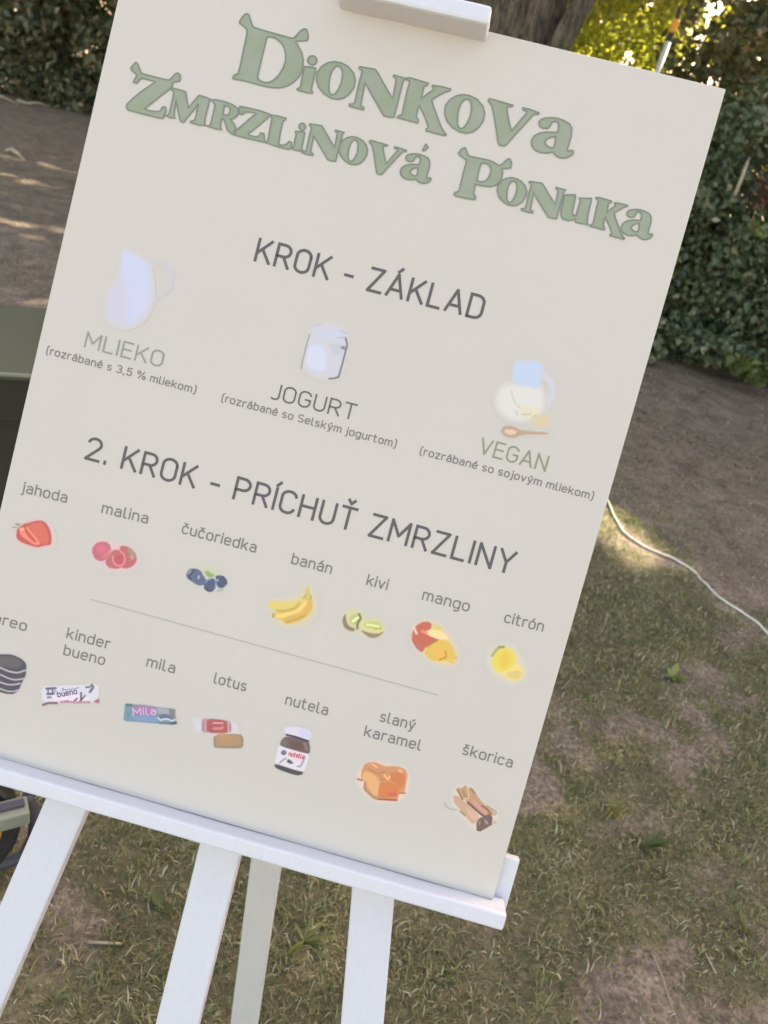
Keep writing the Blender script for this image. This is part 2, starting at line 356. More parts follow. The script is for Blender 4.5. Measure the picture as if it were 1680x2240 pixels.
V, F = join(parts); tag(mesh('small_twigs', V, F, M['twig']), 'thin brown twigs lying about on the grass', 'twigs', None, 'stuff')

# ------------------------------------------------------------------ easel
ROOT = (0.0, -0.35, 0.0)
easel = empty('easel', ROOT, 'white painted wooden display easel that carries the printed board', 'easel')
def slat(name, p0, p1, w, t, mat, side=None, nrm=None, parent=easel, base=ROOT, bw=0.002):
    p0 = np.array(p0); p1 = np.array(p1); d = p1 - p0; L = np.linalg.norm(d); d /= L
    nrm = BN if nrm is None else np.array(nrm); nrm = nrm - d * d.dot(nrm); nrm /= np.linalg.norm(nrm); s = np.cross(d, nrm)
    # a few cuts along the length with hand-sawn unevenness
    V = []; F = []; K = 14
    for k in range(K + 1):
        c = p0 + d * L * k / K; e = rng.normal(0, 0.00025, 4)
        V += [c + s * (w / 2 + e[0]) + nrm * t / 2, c - s * (w / 2 + e[1]) + nrm * t / 2, c - s * (w / 2 + e[1]) - nrm * t / 2, c + s * (w / 2 + e[0]) - nrm * t / 2]
    for k in range(K):
        for q in range(4): a = k * 4 + q; b = k * 4 + (q + 1) % 4; F.append((a, b, b + 4, a + 4))
    F.append((3, 2, 1, 0)); F.append(tuple(K * 4 + q for q in range(4)))
    return bevel(mesh(name, V, F, mat, parent, base=base), bw)
def grnd(n, v0=-0.9):                       # v at which a member in plane n reaches the ground
    return (-(0.8) - n * BN[2]) / BV[2]
nf = -0.032; vg = grnd(nf)
slat('leg', bp(0.133 + 0.158 * (vg), vg, nf), bp(0.133 + 0.172 * 0.78, 0.78, nf), 0.046, 0.018, M['paint'])
slat('leg', bp(0.4635 - 0.185 * (vg), vg, nf), bp(0.4635 - 0.172 * 0.78, 0.78, nf), 0.046, 0.018, M['paint'])
slat('mast', bp(0.3165, vg, nf + 0.001), bp(0.294, 0.90, nf + 0.001), 0.046, 0.019, M['paint'])
slat('rear_leg', (0.068, 0.190, 0.0), (-0.006, 0.255, 1.20), 0.045, 0.018, M['paint_dull'], nrm=(0.05, -1, 0.1))
slat('cross_bar', bp(0.18, 0.46, -0.052), bp(0.41, 0.46, -0.052), 0.04, 0.016, M['paint_dull'], nrm=BN)
slat('ledge', bp(-0.012, -0.0092, 0.0045), bp(0.6075, -0.0092, 0.0045), 0.0176, 0.031, M['paint'], bw=0.0025)
slat('ledge_back', bp(-0.014, 0.013, -0.0165), bp(0.6125, 0.013, -0.0165), 0.060, 0.010, M['paint'], bw=0.002)
slat('top_clamp', bp(0.215, 0.8255, 0.0125), bp(0.3615, 0.8275, 0.0125), 0.0175, 0.036, M['paint'], bw=0.003)
slat('clamp_back', bp(0.27, 0.840, -0.0150), bp(0.318, 0.840, -0.0150), 0.05, 0.015, M['paint'], bw=0.002)
# screw heads on the ledge where it meets the front legs
for u in (0.128, 0.472):
    V, F = tube_vf([bp(u, -0.009, 0.0190), bp(u, -0.009, 0.0204)], 0.0028, 12); mesh('screw_head', V, F, M['paint_dull'], easel, base=ROOT)

# ------------------------------------------------------------------ the printed board
BB = tuple(bp(0.297, 0.0, -0.0025))
board = empty('sign_board', BB, 'cream printed menu board with green title standing on the white easel', 'sign board')
V, F = box_vf(bp(0.297, 0.4147, -0.0027), (BU, BV, BN), (0.297, 0.4147, 0.0025))
pn = mesh('panel', V, F, M['board'], board, base=BB); bevel(pn, 0.0006, 1)
zoff = [0.00025]
def flat(name, polys, mat, parent=board, dz=0.0):
    """polys: list of (list of 3-tuples mm (u, v, layer), faces)"""
    V = []; F = []
    for pv, pf in polys:
        b = len(V); V += [bp(u / 1000, v / 1000, -0.0002 + 0.00025 + dz + l * 0.00002) for u, v, l in pv]; F += [tuple(i + b for i in f) for f in pf]
    return mesh(name, V, F, mat, parent, base=BB)
def ribbon(pts, w, layer=0, closed=False):
    """mitred strip of width w along pts, split at sharp turns"""
    pts = [np.array(p, float) for p in pts]
    q = [pts[0]]
    for p in pts[1:]:
        if np.linalg.norm(p - q[-1]) > 0.02: q.append(p)
    pts = q
    if closed and np.linalg.norm(pts[0] - pts[-1]) < 0.02: pts = pts[:-1]
    n = len(pts)
    if n < 2: return [], []
    V = []; F = []
    for i in range(n):
        a = pts[i - 1] if (i > 0 or closed) else None; b = pts[(i + 1) % n] if (i < n - 1 or closed) else None
        d1 = (pts[i] - a) if a is not None else (b - pts[i]); d2 = (b - pts[i]) if b is not None else d1
        d1 = d1 / np.linalg.norm(d1); d2 = d2 / np.linalg.norm(d2); t = d1 + d2; L = np.linalg.norm(t)
        t = t / L if L > 1e-3 else d1; nrm = np.array([-t[1], t[0]]); c = max(0.62, nrm.dot(np.array([-d1[1], d1[0]])))
        o = nrm * w / 2 / c; V += [(*(pts[i] + o), layer), (*(pts[i] - o), layer)]
    for i in range(n if closed else n - 1):
        j = (i + 1) % n; F.append((2 * i + 1, 2 * j + 1, 2 * j, 2 * i))
    return V, F
def split_turns(pts, lim=-0.05):
    out = [[pts[0]]]
    for i in range(1, len(pts)):
        out[-1].append(pts[i])
        if i < len(pts) - 1:
            a = np.subtract(pts[i], pts[i - 1]); b = np.subtract(pts[i + 1], pts[i])
            if a.dot(b) / (np.linalg.norm(a) * np.linalg.norm(b) + 1e-9) < lim: out.append([pts[i]])
    return out

def arc(cx, cy, rx, ry, a0, a1, n=9):
    return [(cx + rx * math.cos(math.radians(a0 + (a1 - a0) * k / n)), cy + ry * math.sin(math.radians(a0 + (a1 - a0) * k / n))) for k in range(n + 1)]
def stad(w, h, r):
    r2 = w / 2; return arc(r2, h - r, r2, r, 0, 180) + arc(r2, r, r2, r, 180, 360) + [(w, h - r)]
X_ = 0.71
GL = {  # glyph: (width, strokes); cap height 1
 'K': (.52, [[(0, 0), (0, 1)], [(.5, 1), (.02, .36)], [(.19, .58), (.54, 0)]]), 'R': (.52, [[(0, 0), (0, 1), (.27, 1)] + arc(.27, .735, .24, .265, 90, -90) + [(0, .47)], [(.27, .47), (.52, 0)]]),
 'O': (.54, [stad(.54, 1, .27)]), '-': (.3, [[(0, .4), (.3, .4)]]), 'Z': (.5, [[(0, 1), (.49, 1), (.01, 0), (.52, 0)]]),
 'A': (.6, [[(0, 0), (.3, 1), (.6, 0)], [(.1, .3), (.5, .3)]]), 'L': (.44, [[(0, 1), (0, 0), (.44, 0)]]),
 'D': (.52, [[(0, 0), (0, 1), (.24, 1)] + arc(.24, .72, .28, .28, 90, 0) + arc(.24, .28, .28, .28, 0, -90) + [(0, 0)]]),
 'M': (.68, [[(0, 0), (0, 1), (.34, .32), (.68, 1), (.68, 0)]]), 'I': (0, [[(0, 0), (0, 1)]]),
 'E': (.46, [[(.46, 1), (0, 1), (0, 0), (.46, 0)], [(0, .52), (.42, .52)]]), 'J': (.4, [[(.4, 1), (.4, .22)] + arc(.19, .22, .21, .22, 0, -130)]),
 'G': (.54, [arc(.27, .73, .27, .27, 15, 180) + arc(.27, .27, .27, .27, 180, 360) + [(.54, .48), (.3, .48)]]),
 'U': (.52, [[(0, 1), (0, .27)] + arc(.26, .27, .26, .27, 180, 360) + [(.52, 1)]]), 'T': (.54, [[(0, 1), (.54, 1)], [(.27, 1), (.27, 0)]]),
 'V': (.56, [[(0, 1), (.28, 0), (.56, 1)]]), 'N': (.54, [[(0, 0), (0, 1), (.54, 0), (.54, 1)]]),
 'P': (.52, [[(0, 0), (0, 1), (.26, 1)] + arc(.26, .73, .26, .27, 90, -90) + [(0, .46)]]),
 'C': (.52, [arc(.27, .73, .27, .27, 15, 180) + arc(.27, .27, .27, .27, 180, 345)]), 'H': (.54, [[(0, 0), (0, 1)], [(.54, 0), (.54, 1)], [(0, .52), (.54, .52)]]),
 'Y': (.56, [[(0, 1), (.28, .45), (.56, 1)], [(.28, .45), (.28, 0)]]), 'S': (.5, [arc(.25, .75, .24, .25, 35, 270) + arc(.25, .25, .25, .25, 90, -145)]),
 '2': (.5, [arc(.25, .74, .25, .26, 165, -32) + [(0, 0), (.52, 0)]]), '3': (.5, [arc(.24, .76, .23, .24, 150, -90), arc(.24, .26, .25, .26, 90, -150)]),
 '5': (.5, [[(.46, 1), (.07, 1), (.04, .55)] + arc(.24, .33, .25, .33, 125, -150)]), '.': (.04, [[(.02, -.03), (.02, .08)]]), ',': (.08, [[(.06, .08), (.0, -.14)]]),
 '%': (.8, [[(x, y + .58) for x, y in stad(.24, .42, .12)], [(x + .56, y) for x, y in stad(.24, .42, .12)], [(.66, 1), (.14, 0)]]),
 '(': (.14, [[(.16, 1.1), (.03, .98), (.0, .8), (.0, .1), (.03, -.08), (.16, -.2)]]), ')': (.14, [[(0, 1.1), (.13, .98), (.16, .8), (.16, .1), (.13, -.08), (0, -.2)]]),
 'o': (.43, [stad(.43, X_, .2)]), 'a': (.42, [arc(.21, X_ - .2, .2, .2, 150, 0) + [(.41, 0)], [(.41, .42), (.19, .42)] + arc(.19, .21, .19, .21, 90, 270) + [(.25, 0), (.41, .08)]]),
 'n': (.4, [[(0, 0), (0, X_)], arc(.2, X_ - .22, .2, .22, 170, 0) + [(.4, 0)]]), 'm': (.68, [[(0, 0), (0, X_)], arc(.17, X_ - .2, .17, .2, 170, 0) + [(.34, 0)], arc(.51, X_ - .2, .17, .2, 170, 0) + [(.68, 0)]]),
 'h': (.4, [[(0, 0), (0, 1)], arc(.2, X_ - .22, .2, .22, 170, 0) + [(.4, 0)]]), 'r': (.26, [[(0, 0), (0, X_)], arc(.2, X_ - .24, .2, .24, 170, 65)]),
 'b': (.43, [[(0, 1), (0, 0)], stad(.43, X_, .2)]), 'd': (.43, [[(.43, 1), (.43, 0)], stad(.43, X_, .2)]),
 'g': (.43, [[(.43, X_), (.43, -.08)] + arc(.23, -.08, .2, .2, 0, -130), stad(.43, X_, .2)]),
 'e': (.43, [[(.02, .37), (.43, .37)], arc(.215, X_ - .22, .215, .22, 0, 180) + arc(.215, .22, .215, .22, 180, 325)]),
 'k': (.42, [[(0, 0), (0, 1)], [(.39, X_), (.02, .26)], [(.14, .41), (.42, 0)]]), 'i': (0, [[(0, 0), (0, X_)], [(0, .89), (0, 1.01)]]),
 'j': (.1, [[(.1, X_), (.1, -.1)] + arc(-.04, -.1, .14, .16, 0, -90), [(.1, .89), (.1, 1.01)]]), 'l': (.16, [[(0, 1), (0, .13)] + arc(.13, .13, .13, .13, 180, 270) + [(.18, 0)]]),
 's': (.38, [arc(.19, X_ - .18, .18, .18, 35, 270) + arc(.19, .175, .19, .175, 90, -145)]), 't': (.3, [[(.08, .96), (.08, .14)] + arc(.22, .14, .14, .14, 180, 270) + [(.3, 0)], [(-.04, X_), (.28, X_)]]),
 'u': (.4, [[(0, X_), (0, .22)] + arc(.2, .22, .2, .22, 180, 350), [(.4, X_), (.4, 0)]]), 'v': (.42, [[(0, X_), (.21, 0), (.42, X_)]]),
 'y': (.42, [[(0, X_), (.21, .02)], [(.42, X_), (.17, -.2), (.04, -.26)]]), 'z': (.4, [[(0, X_), (.38, X_), (.01, 0), (.4, 0)]]), 'c': (.4, [arc(.21, X_ - .22, .21, .22, 30, 180) + arc(.21, .22, .21, .22, 180, 330)]),
}
for acc, basech in zip('áéíóýÁÍ', 'aeioyAI'):
    w, st = GL[basech]; st = [st[0]] if basech == 'i' else list(st); h = 1 if basech.isupper() else X_
    GL[acc] = (w, st + [[(w / 2 - .03, h + .11), (w / 2 + .1, h + .29)]])
for acc, basech in zip('čšŤ', 'csT'):
    w, st = GL[basech]; h = 1.07 if basech.isupper() else X_
    GL[acc] = (w, list(st) + [[(w / 2 - .12, h + .29), (w / 2, h + .12)], [(w / 2, h + .12), (w / 2 + .12, h + .29)]])

def text(s, x0, y0, x1, y1, cap, wt, gap, space, mat, name='caption'):
    wd = 0; xs = []
    for ch in s:
        xs.append(wd)
        wd += space if ch == ' ' else GL[ch][0] + wt + gap
    wd = wd - gap; L = math.hypot(x1 - x0, y1 - y0); sx = L / (wd * cap); ca, sa = (x1 - x0) / L, (y1 - y0) / L
    polys = []; lay = 0; ext = wt * cap * 0.38
    for ch, xo in zip(s, xs):
        if ch == ' ': continue
        for st in GL[ch][1]:
            P = [((xo + wt / 2 + x) * cap * sx, (y * (1 - wt) + wt / 2) * cap) for x, y in st]
            for sg in split_turns(P):
                sg = [np.array(p) for p in sg]
                a = sg[0] - sg[1]; sg[0] = sg[0] + a / (np.linalg.norm(a) + 1e-9) * ext * 0.9; a = sg[-1] - sg[-2]; sg[-1] = sg[-1] + a / (np.linalg.norm(a) + 1e-9) * ext * 0.9
                sg = [(x0 + p[0] * ca - p[1] * sa, y0 + p[0] * sa + p[1] * ca) for p in sg]
                v, f = ribbon(sg, wt * cap, lay % 7); polys.append((v, f)); lay += 1
    return flat(name, polys, mat)
# print on the board, traced in millimetres from its lower left corner: title letters, text lines, rule, pictures
ART_DATA = [[[0,[[[129.2,791.8],[130.9,791.1],[132.7,788.1],[135.6,783.6],[138.0,780.8],[144.3,780.4],[152.2,780.0],[160.1,779.8],[168.0,779.6],[174.4,779.4],[177.5,779.4],[179.6,780.3],[181.8,783.9],[183.9,787.8],
[186.8,790.5],[189.4,790.8],[191.6,787.7],[193.2,782.9],[192.5,780.6],[188.4,779.5],[183.0,777.7],[182.2,776.6],[185.7,773.6],[190.1,768.7],[193.4,762.7],[194.9,756.3],[194.9,750.3],[192.8,744.6],[189.5,739.3],
[185.1,735.1],[179.6,731.8],[173.0,730.1],[165.3,729.1],[157.4,729.2],[149.5,729.4],[141.5,729.5],[130.7,728.7],[129.9,730.0],[131.2,732.9],[133.3,733.8],[134.2,735.2],[134.4,742.0],[134.1,752.5],[133.6,763.6],
[133.3,773.3],[132.4,776.9],[130.1,778.9],[125.7,780.5],[123.7,781.6],[123.4,783.4],[125.1,787.5],[127.0,790.9]],[[153.9,775.2],[158.0,776.1],[162.8,775.4],[168.2,772.9],[172.9,768.4],[175.6,763.0],[176.8,756.5],
[176.2,749.7],[173.7,742.3],[169.7,736.5],[165.1,733.1],[159.7,732.6],[155.0,734.1],[153.7,736.0],[153.5,742.8],[153.4,754.0],[153.3,766.8],[153.4,773.9]]]],[0,[[[194.9,756.3],[197.6,756.4],[202.1,757.3],
[207.5,757.4],[208.0,752.7],[208.1,746.0],[208.3,739.2],[208.8,736.0],[210.3,734.8],[210.2,733.5],[203.7,732.9],[195.4,733.1],[194.7,734.1],[196.7,735.7],[197.4,737.4],[196.7,744.7],[196.5,753.0],[195.0,754.1]]]],
[0,[[[206.8,764.8],[206.8,762.8],[206.0,761.1],[204.4,759.8],[202.4,759.4],[200.4,759.8],[198.8,760.9],[197.9,762.7],[197.9,764.6],[198.7,766.4],[200.3,767.6],[202.2,768.1],[204.2,767.7],[205.8,766.5]]]],
[0,[[[223.6,767.6],[230.5,768.1],[238.0,766.2],[244.8,761.4],[248.1,755.5],[248.5,748.8],[246.0,741.8],[241.9,736.7],[236.4,733.9],[229.5,733.4],[221.8,735.7],[215.2,740.1],[211.0,746.6],[210.0,753.9],
[212.9,760.6],[218.0,765.2]],[[228.3,764.6],[231.2,763.8],[233.5,761.0],[235.0,755.4],[235.4,749.4],[234.3,743.2],[232.1,738.1],[229.8,736.5],[227.3,737.4],[225.3,740.3],[223.6,746.6],[223.1,753.3],[223.8,759.4],
[225.9,763.3]]]],[0,[[[249.2,768.7],[256.9,769.2],[264.5,769.7],[268.6,766.2],[275.0,759.5],[282.4,752.3],[288.0,747.2],[287.5,755.0],[287.1,762.4],[286.3,765.9],[283.5,767.1],[283.4,768.6],[289.7,768.4],
[295.2,768.2],[294.1,766.3],[293.6,763.9],[293.7,756.5],[293.8,747.5],[293.8,737.0],[293.8,729.9],[288.5,729.3],[283.8,729.3],[280.7,732.3],[272.2,740.8],[263.7,749.3],[257.8,755.4],[258.2,751.0],[258.8,741.4],
[259.2,734.0],[260.2,733.1],[263.1,732.3],[263.0,730.0],[256.4,729.9],[248.8,730.3],[248.3,732.1],[251.6,733.0],[253.1,734.8],[252.7,743.7],[252.3,754.1],[252.6,764.6],[251.2,765.8],[248.9,766.8]]]],[0,[[[295.9,768.6],
[299.4,769.8],[308.8,769.4],[317.8,768.9],[317.6,767.0],[314.6,765.2],[314.8,760.0],[315.4,753.4],[319.4,758.8],[324.2,764.1],[324.0,765.9],[322.2,767.0],[322.7,768.2],[331.4,768.8],[340.3,768.7],[340.3,767.2],
[335.6,764.6],[329.4,759.0],[325.2,754.6],[328.1,749.7],[334.4,740.7],[340.5,732.5],[344.8,727.9],[347.5,726.6],[347.1,725.1],[337.1,724.9],[327.7,725.2],[327.3,726.7],[328.8,728.1],[328.5,729.6],[322.7,737.9],
[318.3,742.9],[314.4,747.2],[314.4,742.7],[314.7,736.0],[317.8,733.0],[317.8,730.4],[307.6,730.5],[297.1,730.6],[297.2,731.8],[300.1,734.0],[300.8,735.7],[300.3,746.1],[299.9,756.4],[300.2,765.5],[299.0,767.1],
[296.2,767.2]]]],[0,[[[353.3,766.5],[360.3,767.0],[368.0,765.1],[374.9,760.2],[378.3,754.2],[378.8,747.5],[376.3,740.4],[372.2,735.2],[366.6,732.3],[359.6,731.8],[351.8,734.1],[345.0,738.6],[340.7,745.2],
[339.6,752.6],[342.6,759.4],[347.7,764.0]],[[358.1,763.5],[361.1,762.7],[363.5,759.8],[365.1,754.1],[365.5,748.1],[364.5,741.7],[362.3,736.6],[360.0,734.9],[357.3,735.8],[355.3,738.8],[353.6,745.2],[352.9,751.9],
[353.6,758.2],[355.7,762.1]]]],[0,[[[378.9,768.2],[379.6,768.8],[390.3,768.4],[402.7,767.9],[402.5,766.9],[398.9,765.7],[397.5,764.5],[399.1,760.3],[404.0,750.4],[407.8,744.4],[412.0,753.1],[418.0,764.8],
[416.8,765.8],[413.3,765.8],[412.7,767.9],[420.2,767.9],[428.7,766.9],[428.7,765.5],[425.0,764.8],[423.4,762.7],[417.6,751.9],[411.2,740.1],[405.7,729.8],[404.2,728.9],[399.9,728.8],[397.7,731.7],[393.0,742.6],
[387.4,754.9],[382.9,763.2],[378.5,766.4]]]],[0,[[[441.8,765.4],[446.9,766.0],[454.0,765.4],[459.7,763.8],[462.9,760.3],[464.5,753.0],[464.3,744.5],[464.4,739.4],[466.8,738.7],[468.1,740.3],[469.8,740.3],
[470.8,738.4],[469.4,735.5],[465.9,732.5],[461.1,731.0],[456.6,731.5],[451.4,734.5],[446.7,732.5],[440.0,731.3],[434.4,732.5],[430.5,735.4],[428.8,740.1],[430.1,744.7],[434.3,748.7],[440.6,751.2],[450.9,753.3],
[450.8,758.2],[449.3,762.1],[445.9,763.2],[443.3,761.5],[442.4,757.9],[441.2,755.1],[436.3,753.9],[433.0,754.8],[431.2,758.2],[432.5,761.5],[436.2,763.6]],[[450.3,749.2],[445.9,747.7],[442.1,744.2],[441.6,741.1],
[444.5,738.8],[448.7,737.7],[451.4,739.2],[451.5,743.9]]]],[1,[[[32.3,721.5],[34.2,720.4],[36.6,717.2],[39.6,713.0],[42.2,712.5],[51.8,712.3],[61.4,712.3],[68.5,712.6],[71.0,715.5],[72.8,719.3],[75.5,721.3],
[78.2,720.2],[79.3,716.7],[78.9,714.0],[73.8,712.2],[72.6,710.6],[73.3,707.7],[71.3,704.6],[65.1,697.4],[59.0,689.8],[52.2,681.7],[51.8,680.1],[56.7,679.7],[63.7,680.4],[67.4,681.9],[67.9,684.7],[69.4,686.6],
[71.8,686.4],[72.7,683.2],[72.0,679.2],[71.7,675.7],[66.6,675.2],[54.6,675.0],[42.6,675.2],[35.3,675.3],[33.0,677.5],[33.2,680.6],[37.3,686.9],[44.0,695.4],[51.0,702.8],[55.7,708.1],[48.8,708.3],[42.4,708.3],
[39.9,707.2],[38.7,704.0],[37.5,702.2],[34.2,702.6],[35.0,705.8],[36.2,709.1],[34.5,711.0],[30.0,713.0],[28.4,714.9],[30.2,718.7]]]],[1,[[[74.2,706.0],[80.5,706.2],[86.5,705.9],[88.1,704.4],[91.0,697.5],
[94.2,691.4],[97.0,697.4],[101.7,705.7],[107.0,705.5],[112.8,704.6],[112.8,701.2],[112.8,695.1],[112.7,685.9],[113.2,680.7],[114.3,679.5],[116.8,679.1],[108.3,678.0],[99.5,678.2],[99.2,679.2],[102.8,680.9],
[103.3,685.2],[102.9,696.5],[102.4,696.8],[99.0,689.5],[95.2,682.5],[93.3,677.4],[91.1,676.7],[88.8,677.9],[85.5,684.7],[82.7,690.9],[80.1,696.4],[80.6,691.2],[81.1,684.4],[81.7,680.4],[83.8,678.6],[78.0,678.0],
[73.4,678.8],[76.5,680.7],[76.6,686.4],[76.6,694.8],[76.3,702.3],[73.4,704.3]]]],[1,[[[112.8,704.2],[118.9,705.3],[128.4,705.7],[136.6,704.6],[141.9,702.4],[143.8,699.5],[143.2,695.6],[140.5,692.2],[137.3,690.7],
[140.8,688.1],[143.9,685.1],[145.0,680.8],[145.1,677.3],[141.9,677.3],[137.4,679.7],[134.0,685.0],[130.9,689.5],[128.9,689.4],[129.0,684.5],[129.5,680.8],[131.6,678.7],[125.7,678.4],[116.9,678.7],[119.5,681.1],
[119.6,686.8],[119.5,695.2],[119.4,700.5],[116.3,703.1]],[[128.5,701.9],[132.4,702.4],[134.9,700.4],[135.4,696.7],[133.4,693.6],[129.1,693.3],[128.7,698.1]]]],[1,[[[143.7,704.9],[150.8,705.3],[163.4,705.5],
[173.9,704.6],[175.4,703.4],[173.3,700.6],[166.9,691.9],[160.9,684.3],[157.7,681.3],[160.4,680.0],[166.7,680.4],[169.4,682.2],[170.2,685.1],[173.4,685.1],[174.5,682.3],[176.1,677.4],[168.3,677.0],[154.9,676.8],
[144.9,677.0],[143.7,680.2],[146.9,683.2],[152.8,691.1],[157.5,697.6],[161.1,701.9],[155.6,702.1],[149.6,700.6],[148.3,698.0],[145.2,697.7],[143.6,700.7],[143.3,703.7]]]],[1,[[[175.6,704.2],[182.5,704.7],
[190.9,704.5],[190.9,703.0],[188.9,701.4],[188.7,694.8],[189.2,686.6],[190.1,678.5],[194.8,678.8],[198.1,681.2],[199.4,683.8],[202.3,683.3],[203.3,679.4],[201.0,676.2],[191.5,676.1],[176.2,677.0],[178.6,678.7],
[178.6,683.3],[177.9,692.2],[177.5,701.3]]]],[1,[[[203.4,694.9],[205.4,695.0],[208.5,695.6],[212.4,695.7],[212.8,692.1],[213.0,687.1],[213.2,682.0],[213.5,679.6],[214.6,678.7],[214.6,677.7],[209.9,677.3],
[204.0,677.5],[203.5,678.3],[204.9,679.5],[205.4,680.7],[204.8,686.2],[204.6,692.4],[203.6,693.3]]]],[1,[[[211.8,701.2],[211.9,699.8],[211.3,698.4],[210.2,697.5],[208.8,697.2],[207.4,697.5],[206.2,698.4],
[205.5,699.7],[205.5,701.1],[206.1,702.5],[207.2,703.4],[208.6,703.7],[210.0,703.4],[211.2,702.5]]]],[1,[[[215.4,704.9],[221.2,705.4],[227.0,705.8],[230.0,703.1],[234.9,698.2],[240.4,692.8],[244.6,689.1],
[244.3,694.9],[244.0,700.4],[243.5,703.1],[241.3,703.9],[241.3,705.0],[246.1,704.9],[250.2,704.8],[249.4,703.4],[249.0,701.6],[249.0,696.0],[249.0,689.3],[249.0,681.5],[248.9,676.2],[244.9,675.8],[241.3,675.7],
[239.0,678.0],[232.6,684.2],[226.2,690.5],[221.8,695.0],[222.0,691.7],[222.4,684.6],[222.7,679.0],[223.5,678.4],[225.7,677.8],[225.5,676.1],[220.5,676.0],[214.8,676.3],[214.5,677.6],[217.0,678.3],[218.1,679.6],
[217.9,686.3],[217.6,694.0],[217.9,701.9],[216.8,702.7],[215.1,703.5]]]],[1,[[[258.8,702.8],[263.8,703.2],[269.4,701.7],[274.3,698.2],[276.8,693.7],[277.1,688.7],[275.4,683.5],[272.4,679.6],[268.3,677.5],
[263.3,677.1],[257.7,678.9],[252.8,682.2],[249.6,687.1],[248.9,692.6],[251.0,697.6],[254.7,701.0]],[[262.2,700.6],[264.4,700.0],[266.1,697.9],[267.2,693.6],[267.6,689.2],[266.8,684.5],[265.2,680.7],[263.5,679.5],
[261.6,680.1],[260.2,682.3],[258.9,687.1],[258.5,692.1],[259.0,696.7],[260.5,699.6]]]],[1,[[[276.8,703.3],[277.3,703.7],[285.2,703.5],[294.4,703.2],[294.3,702.4],[291.6,701.6],[290.5,700.7],[291.7,697.5],
[295.3,690.3],[298.1,685.9],[301.2,692.3],[305.8,700.9],[304.9,701.7],[302.3,701.7],[301.9,703.3],[307.4,703.2],[313.8,702.6],[313.8,701.5],[311.0,701.0],[309.8,699.4],[305.4,691.5],[300.5,682.8],[296.4,675.1],
[295.2,674.4],[292.0,674.4],[290.4,676.5],[287.0,684.5],[283.0,693.5],[279.7,699.6],[276.5,702.0]]]],[1,[[[322.9,701.6],[326.7,702.0],[331.9,701.6],[336.1,700.4],[338.5,697.8],[339.6,692.4],[339.4,686.0],
[339.5,682.1],[341.2,681.6],[342.2,682.8],[343.5,682.8],[344.2,681.4],[343.2,679.2],[340.5,677.0],[336.9,675.9],[333.6,676.3],[329.8,678.5],[326.3,677.0],[321.4,676.1],[317.2,677.0],[314.4,679.2],[313.1,682.7],
[314.1,686.1],[317.2,689.1],[321.9,691.0],[329.5,692.6],[329.5,696.3],[328.4,699.2],[325.9,700.0],[324.0,698.7],[323.3,696.0],[322.4,693.9],[318.8,693.0],[316.3,693.7],[315.0,696.2],[315.9,698.7],[318.7,700.3]],
[[329.1,689.5],[325.8,688.4],[323.0,685.8],[322.6,683.4],[324.7,681.7],[327.8,680.9],[329.8,682.0],[329.9,685.6]]]],[1,[[[330.6,712.9],[333.6,710.6],[330.5,706.1],[329.0,706.5]]]],[2,[[[368.3,718.6],[369.8,717.1],
[372.9,712.7],[375.1,711.9],[383.0,712.0],[392.8,712.5],[398.9,711.9],[404.0,710.1],[406.5,710.8],[408.8,714.3],[411.1,718.0],[413.6,718.4],[415.8,715.4],[416.4,710.7],[413.5,709.3],[408.3,707.9],[409.9,704.3],
[410.3,699.2],[409.5,695.1],[406.6,691.2],[401.4,688.5],[395.0,687.7],[387.1,687.4],[387.7,682.7],[387.9,678.2],[391.0,675.7],[390.9,673.4],[385.8,672.6],[377.2,672.3],[371.0,672.1],[369.7,673.7],[370.4,675.5],
[373.4,676.6],[373.7,679.2],[373.4,688.9],[373.1,699.8],[373.3,707.6],[370.0,708.7],[365.5,710.5],[363.8,711.7],[365.3,716.3]],[[387.4,707.8],[391.0,709.2],[395.2,708.4],[398.1,705.2],[398.8,700.3],[397.5,695.4],
[395.7,692.4],[391.4,690.8],[388.0,691.2],[387.5,693.0],[387.1,699.3],[387.2,705.2]]]],[2,[[[418.8,701.6],[424.0,702.0],[429.6,700.6],[434.6,697.1],[437.2,692.7],[437.5,687.7],[435.8,682.5],[432.8,678.7],
[428.7,676.6],[423.6,676.1],[417.9,677.8],[412.9,681.1],[409.7,685.9],[408.9,691.3],[411.0,696.4],[414.7,699.8]],[[422.4,699.4],[424.6,698.8],[426.3,696.7],[427.5,692.5],[427.8,688.1],[427.1,683.5],[425.5,679.7],
[423.8,678.4],[421.9,679.1],[420.4,681.3],[419.1,686.0],[418.6,690.9],[419.1,695.5],[420.6,698.4]]]],[2,[[[437.4,702.6],[443.3,703.1],[449.2,703.6],[452.4,701.0],[457.3,696.2],[463.0,691.0],[467.4,687.3],
[467.0,693.0],[466.7,698.5],[466.1,701.1],[463.9,701.9],[463.9,703.0],[468.7,703.0],[473.0,702.9],[472.2,701.5],[471.8,699.7],[471.8,694.2],[471.8,687.6],[471.9,679.9],[471.9,674.6],[467.8,674.1],[464.1,674.1],
[461.7,676.2],[455.1,682.4],[448.6,688.5],[444.0,692.9],[444.3,689.7],[444.8,682.6],[445.1,677.1],[445.9,676.5],[448.1,675.9],[448.0,674.2],[442.9,674.1],[437.1,674.3],[436.7,675.6],[439.2,676.3],[440.4,677.6],
[440.1,684.2],[439.8,691.9],[440.0,699.7],[438.9,700.5],[437.2,701.2]]]],[2,[[[472.3,697.7],[477.6,699.4],[482.9,700.7],[484.0,699.2],[484.5,692.3],[485.1,684.1],[486.9,681.4],[489.2,682.0],[489.3,687.9],
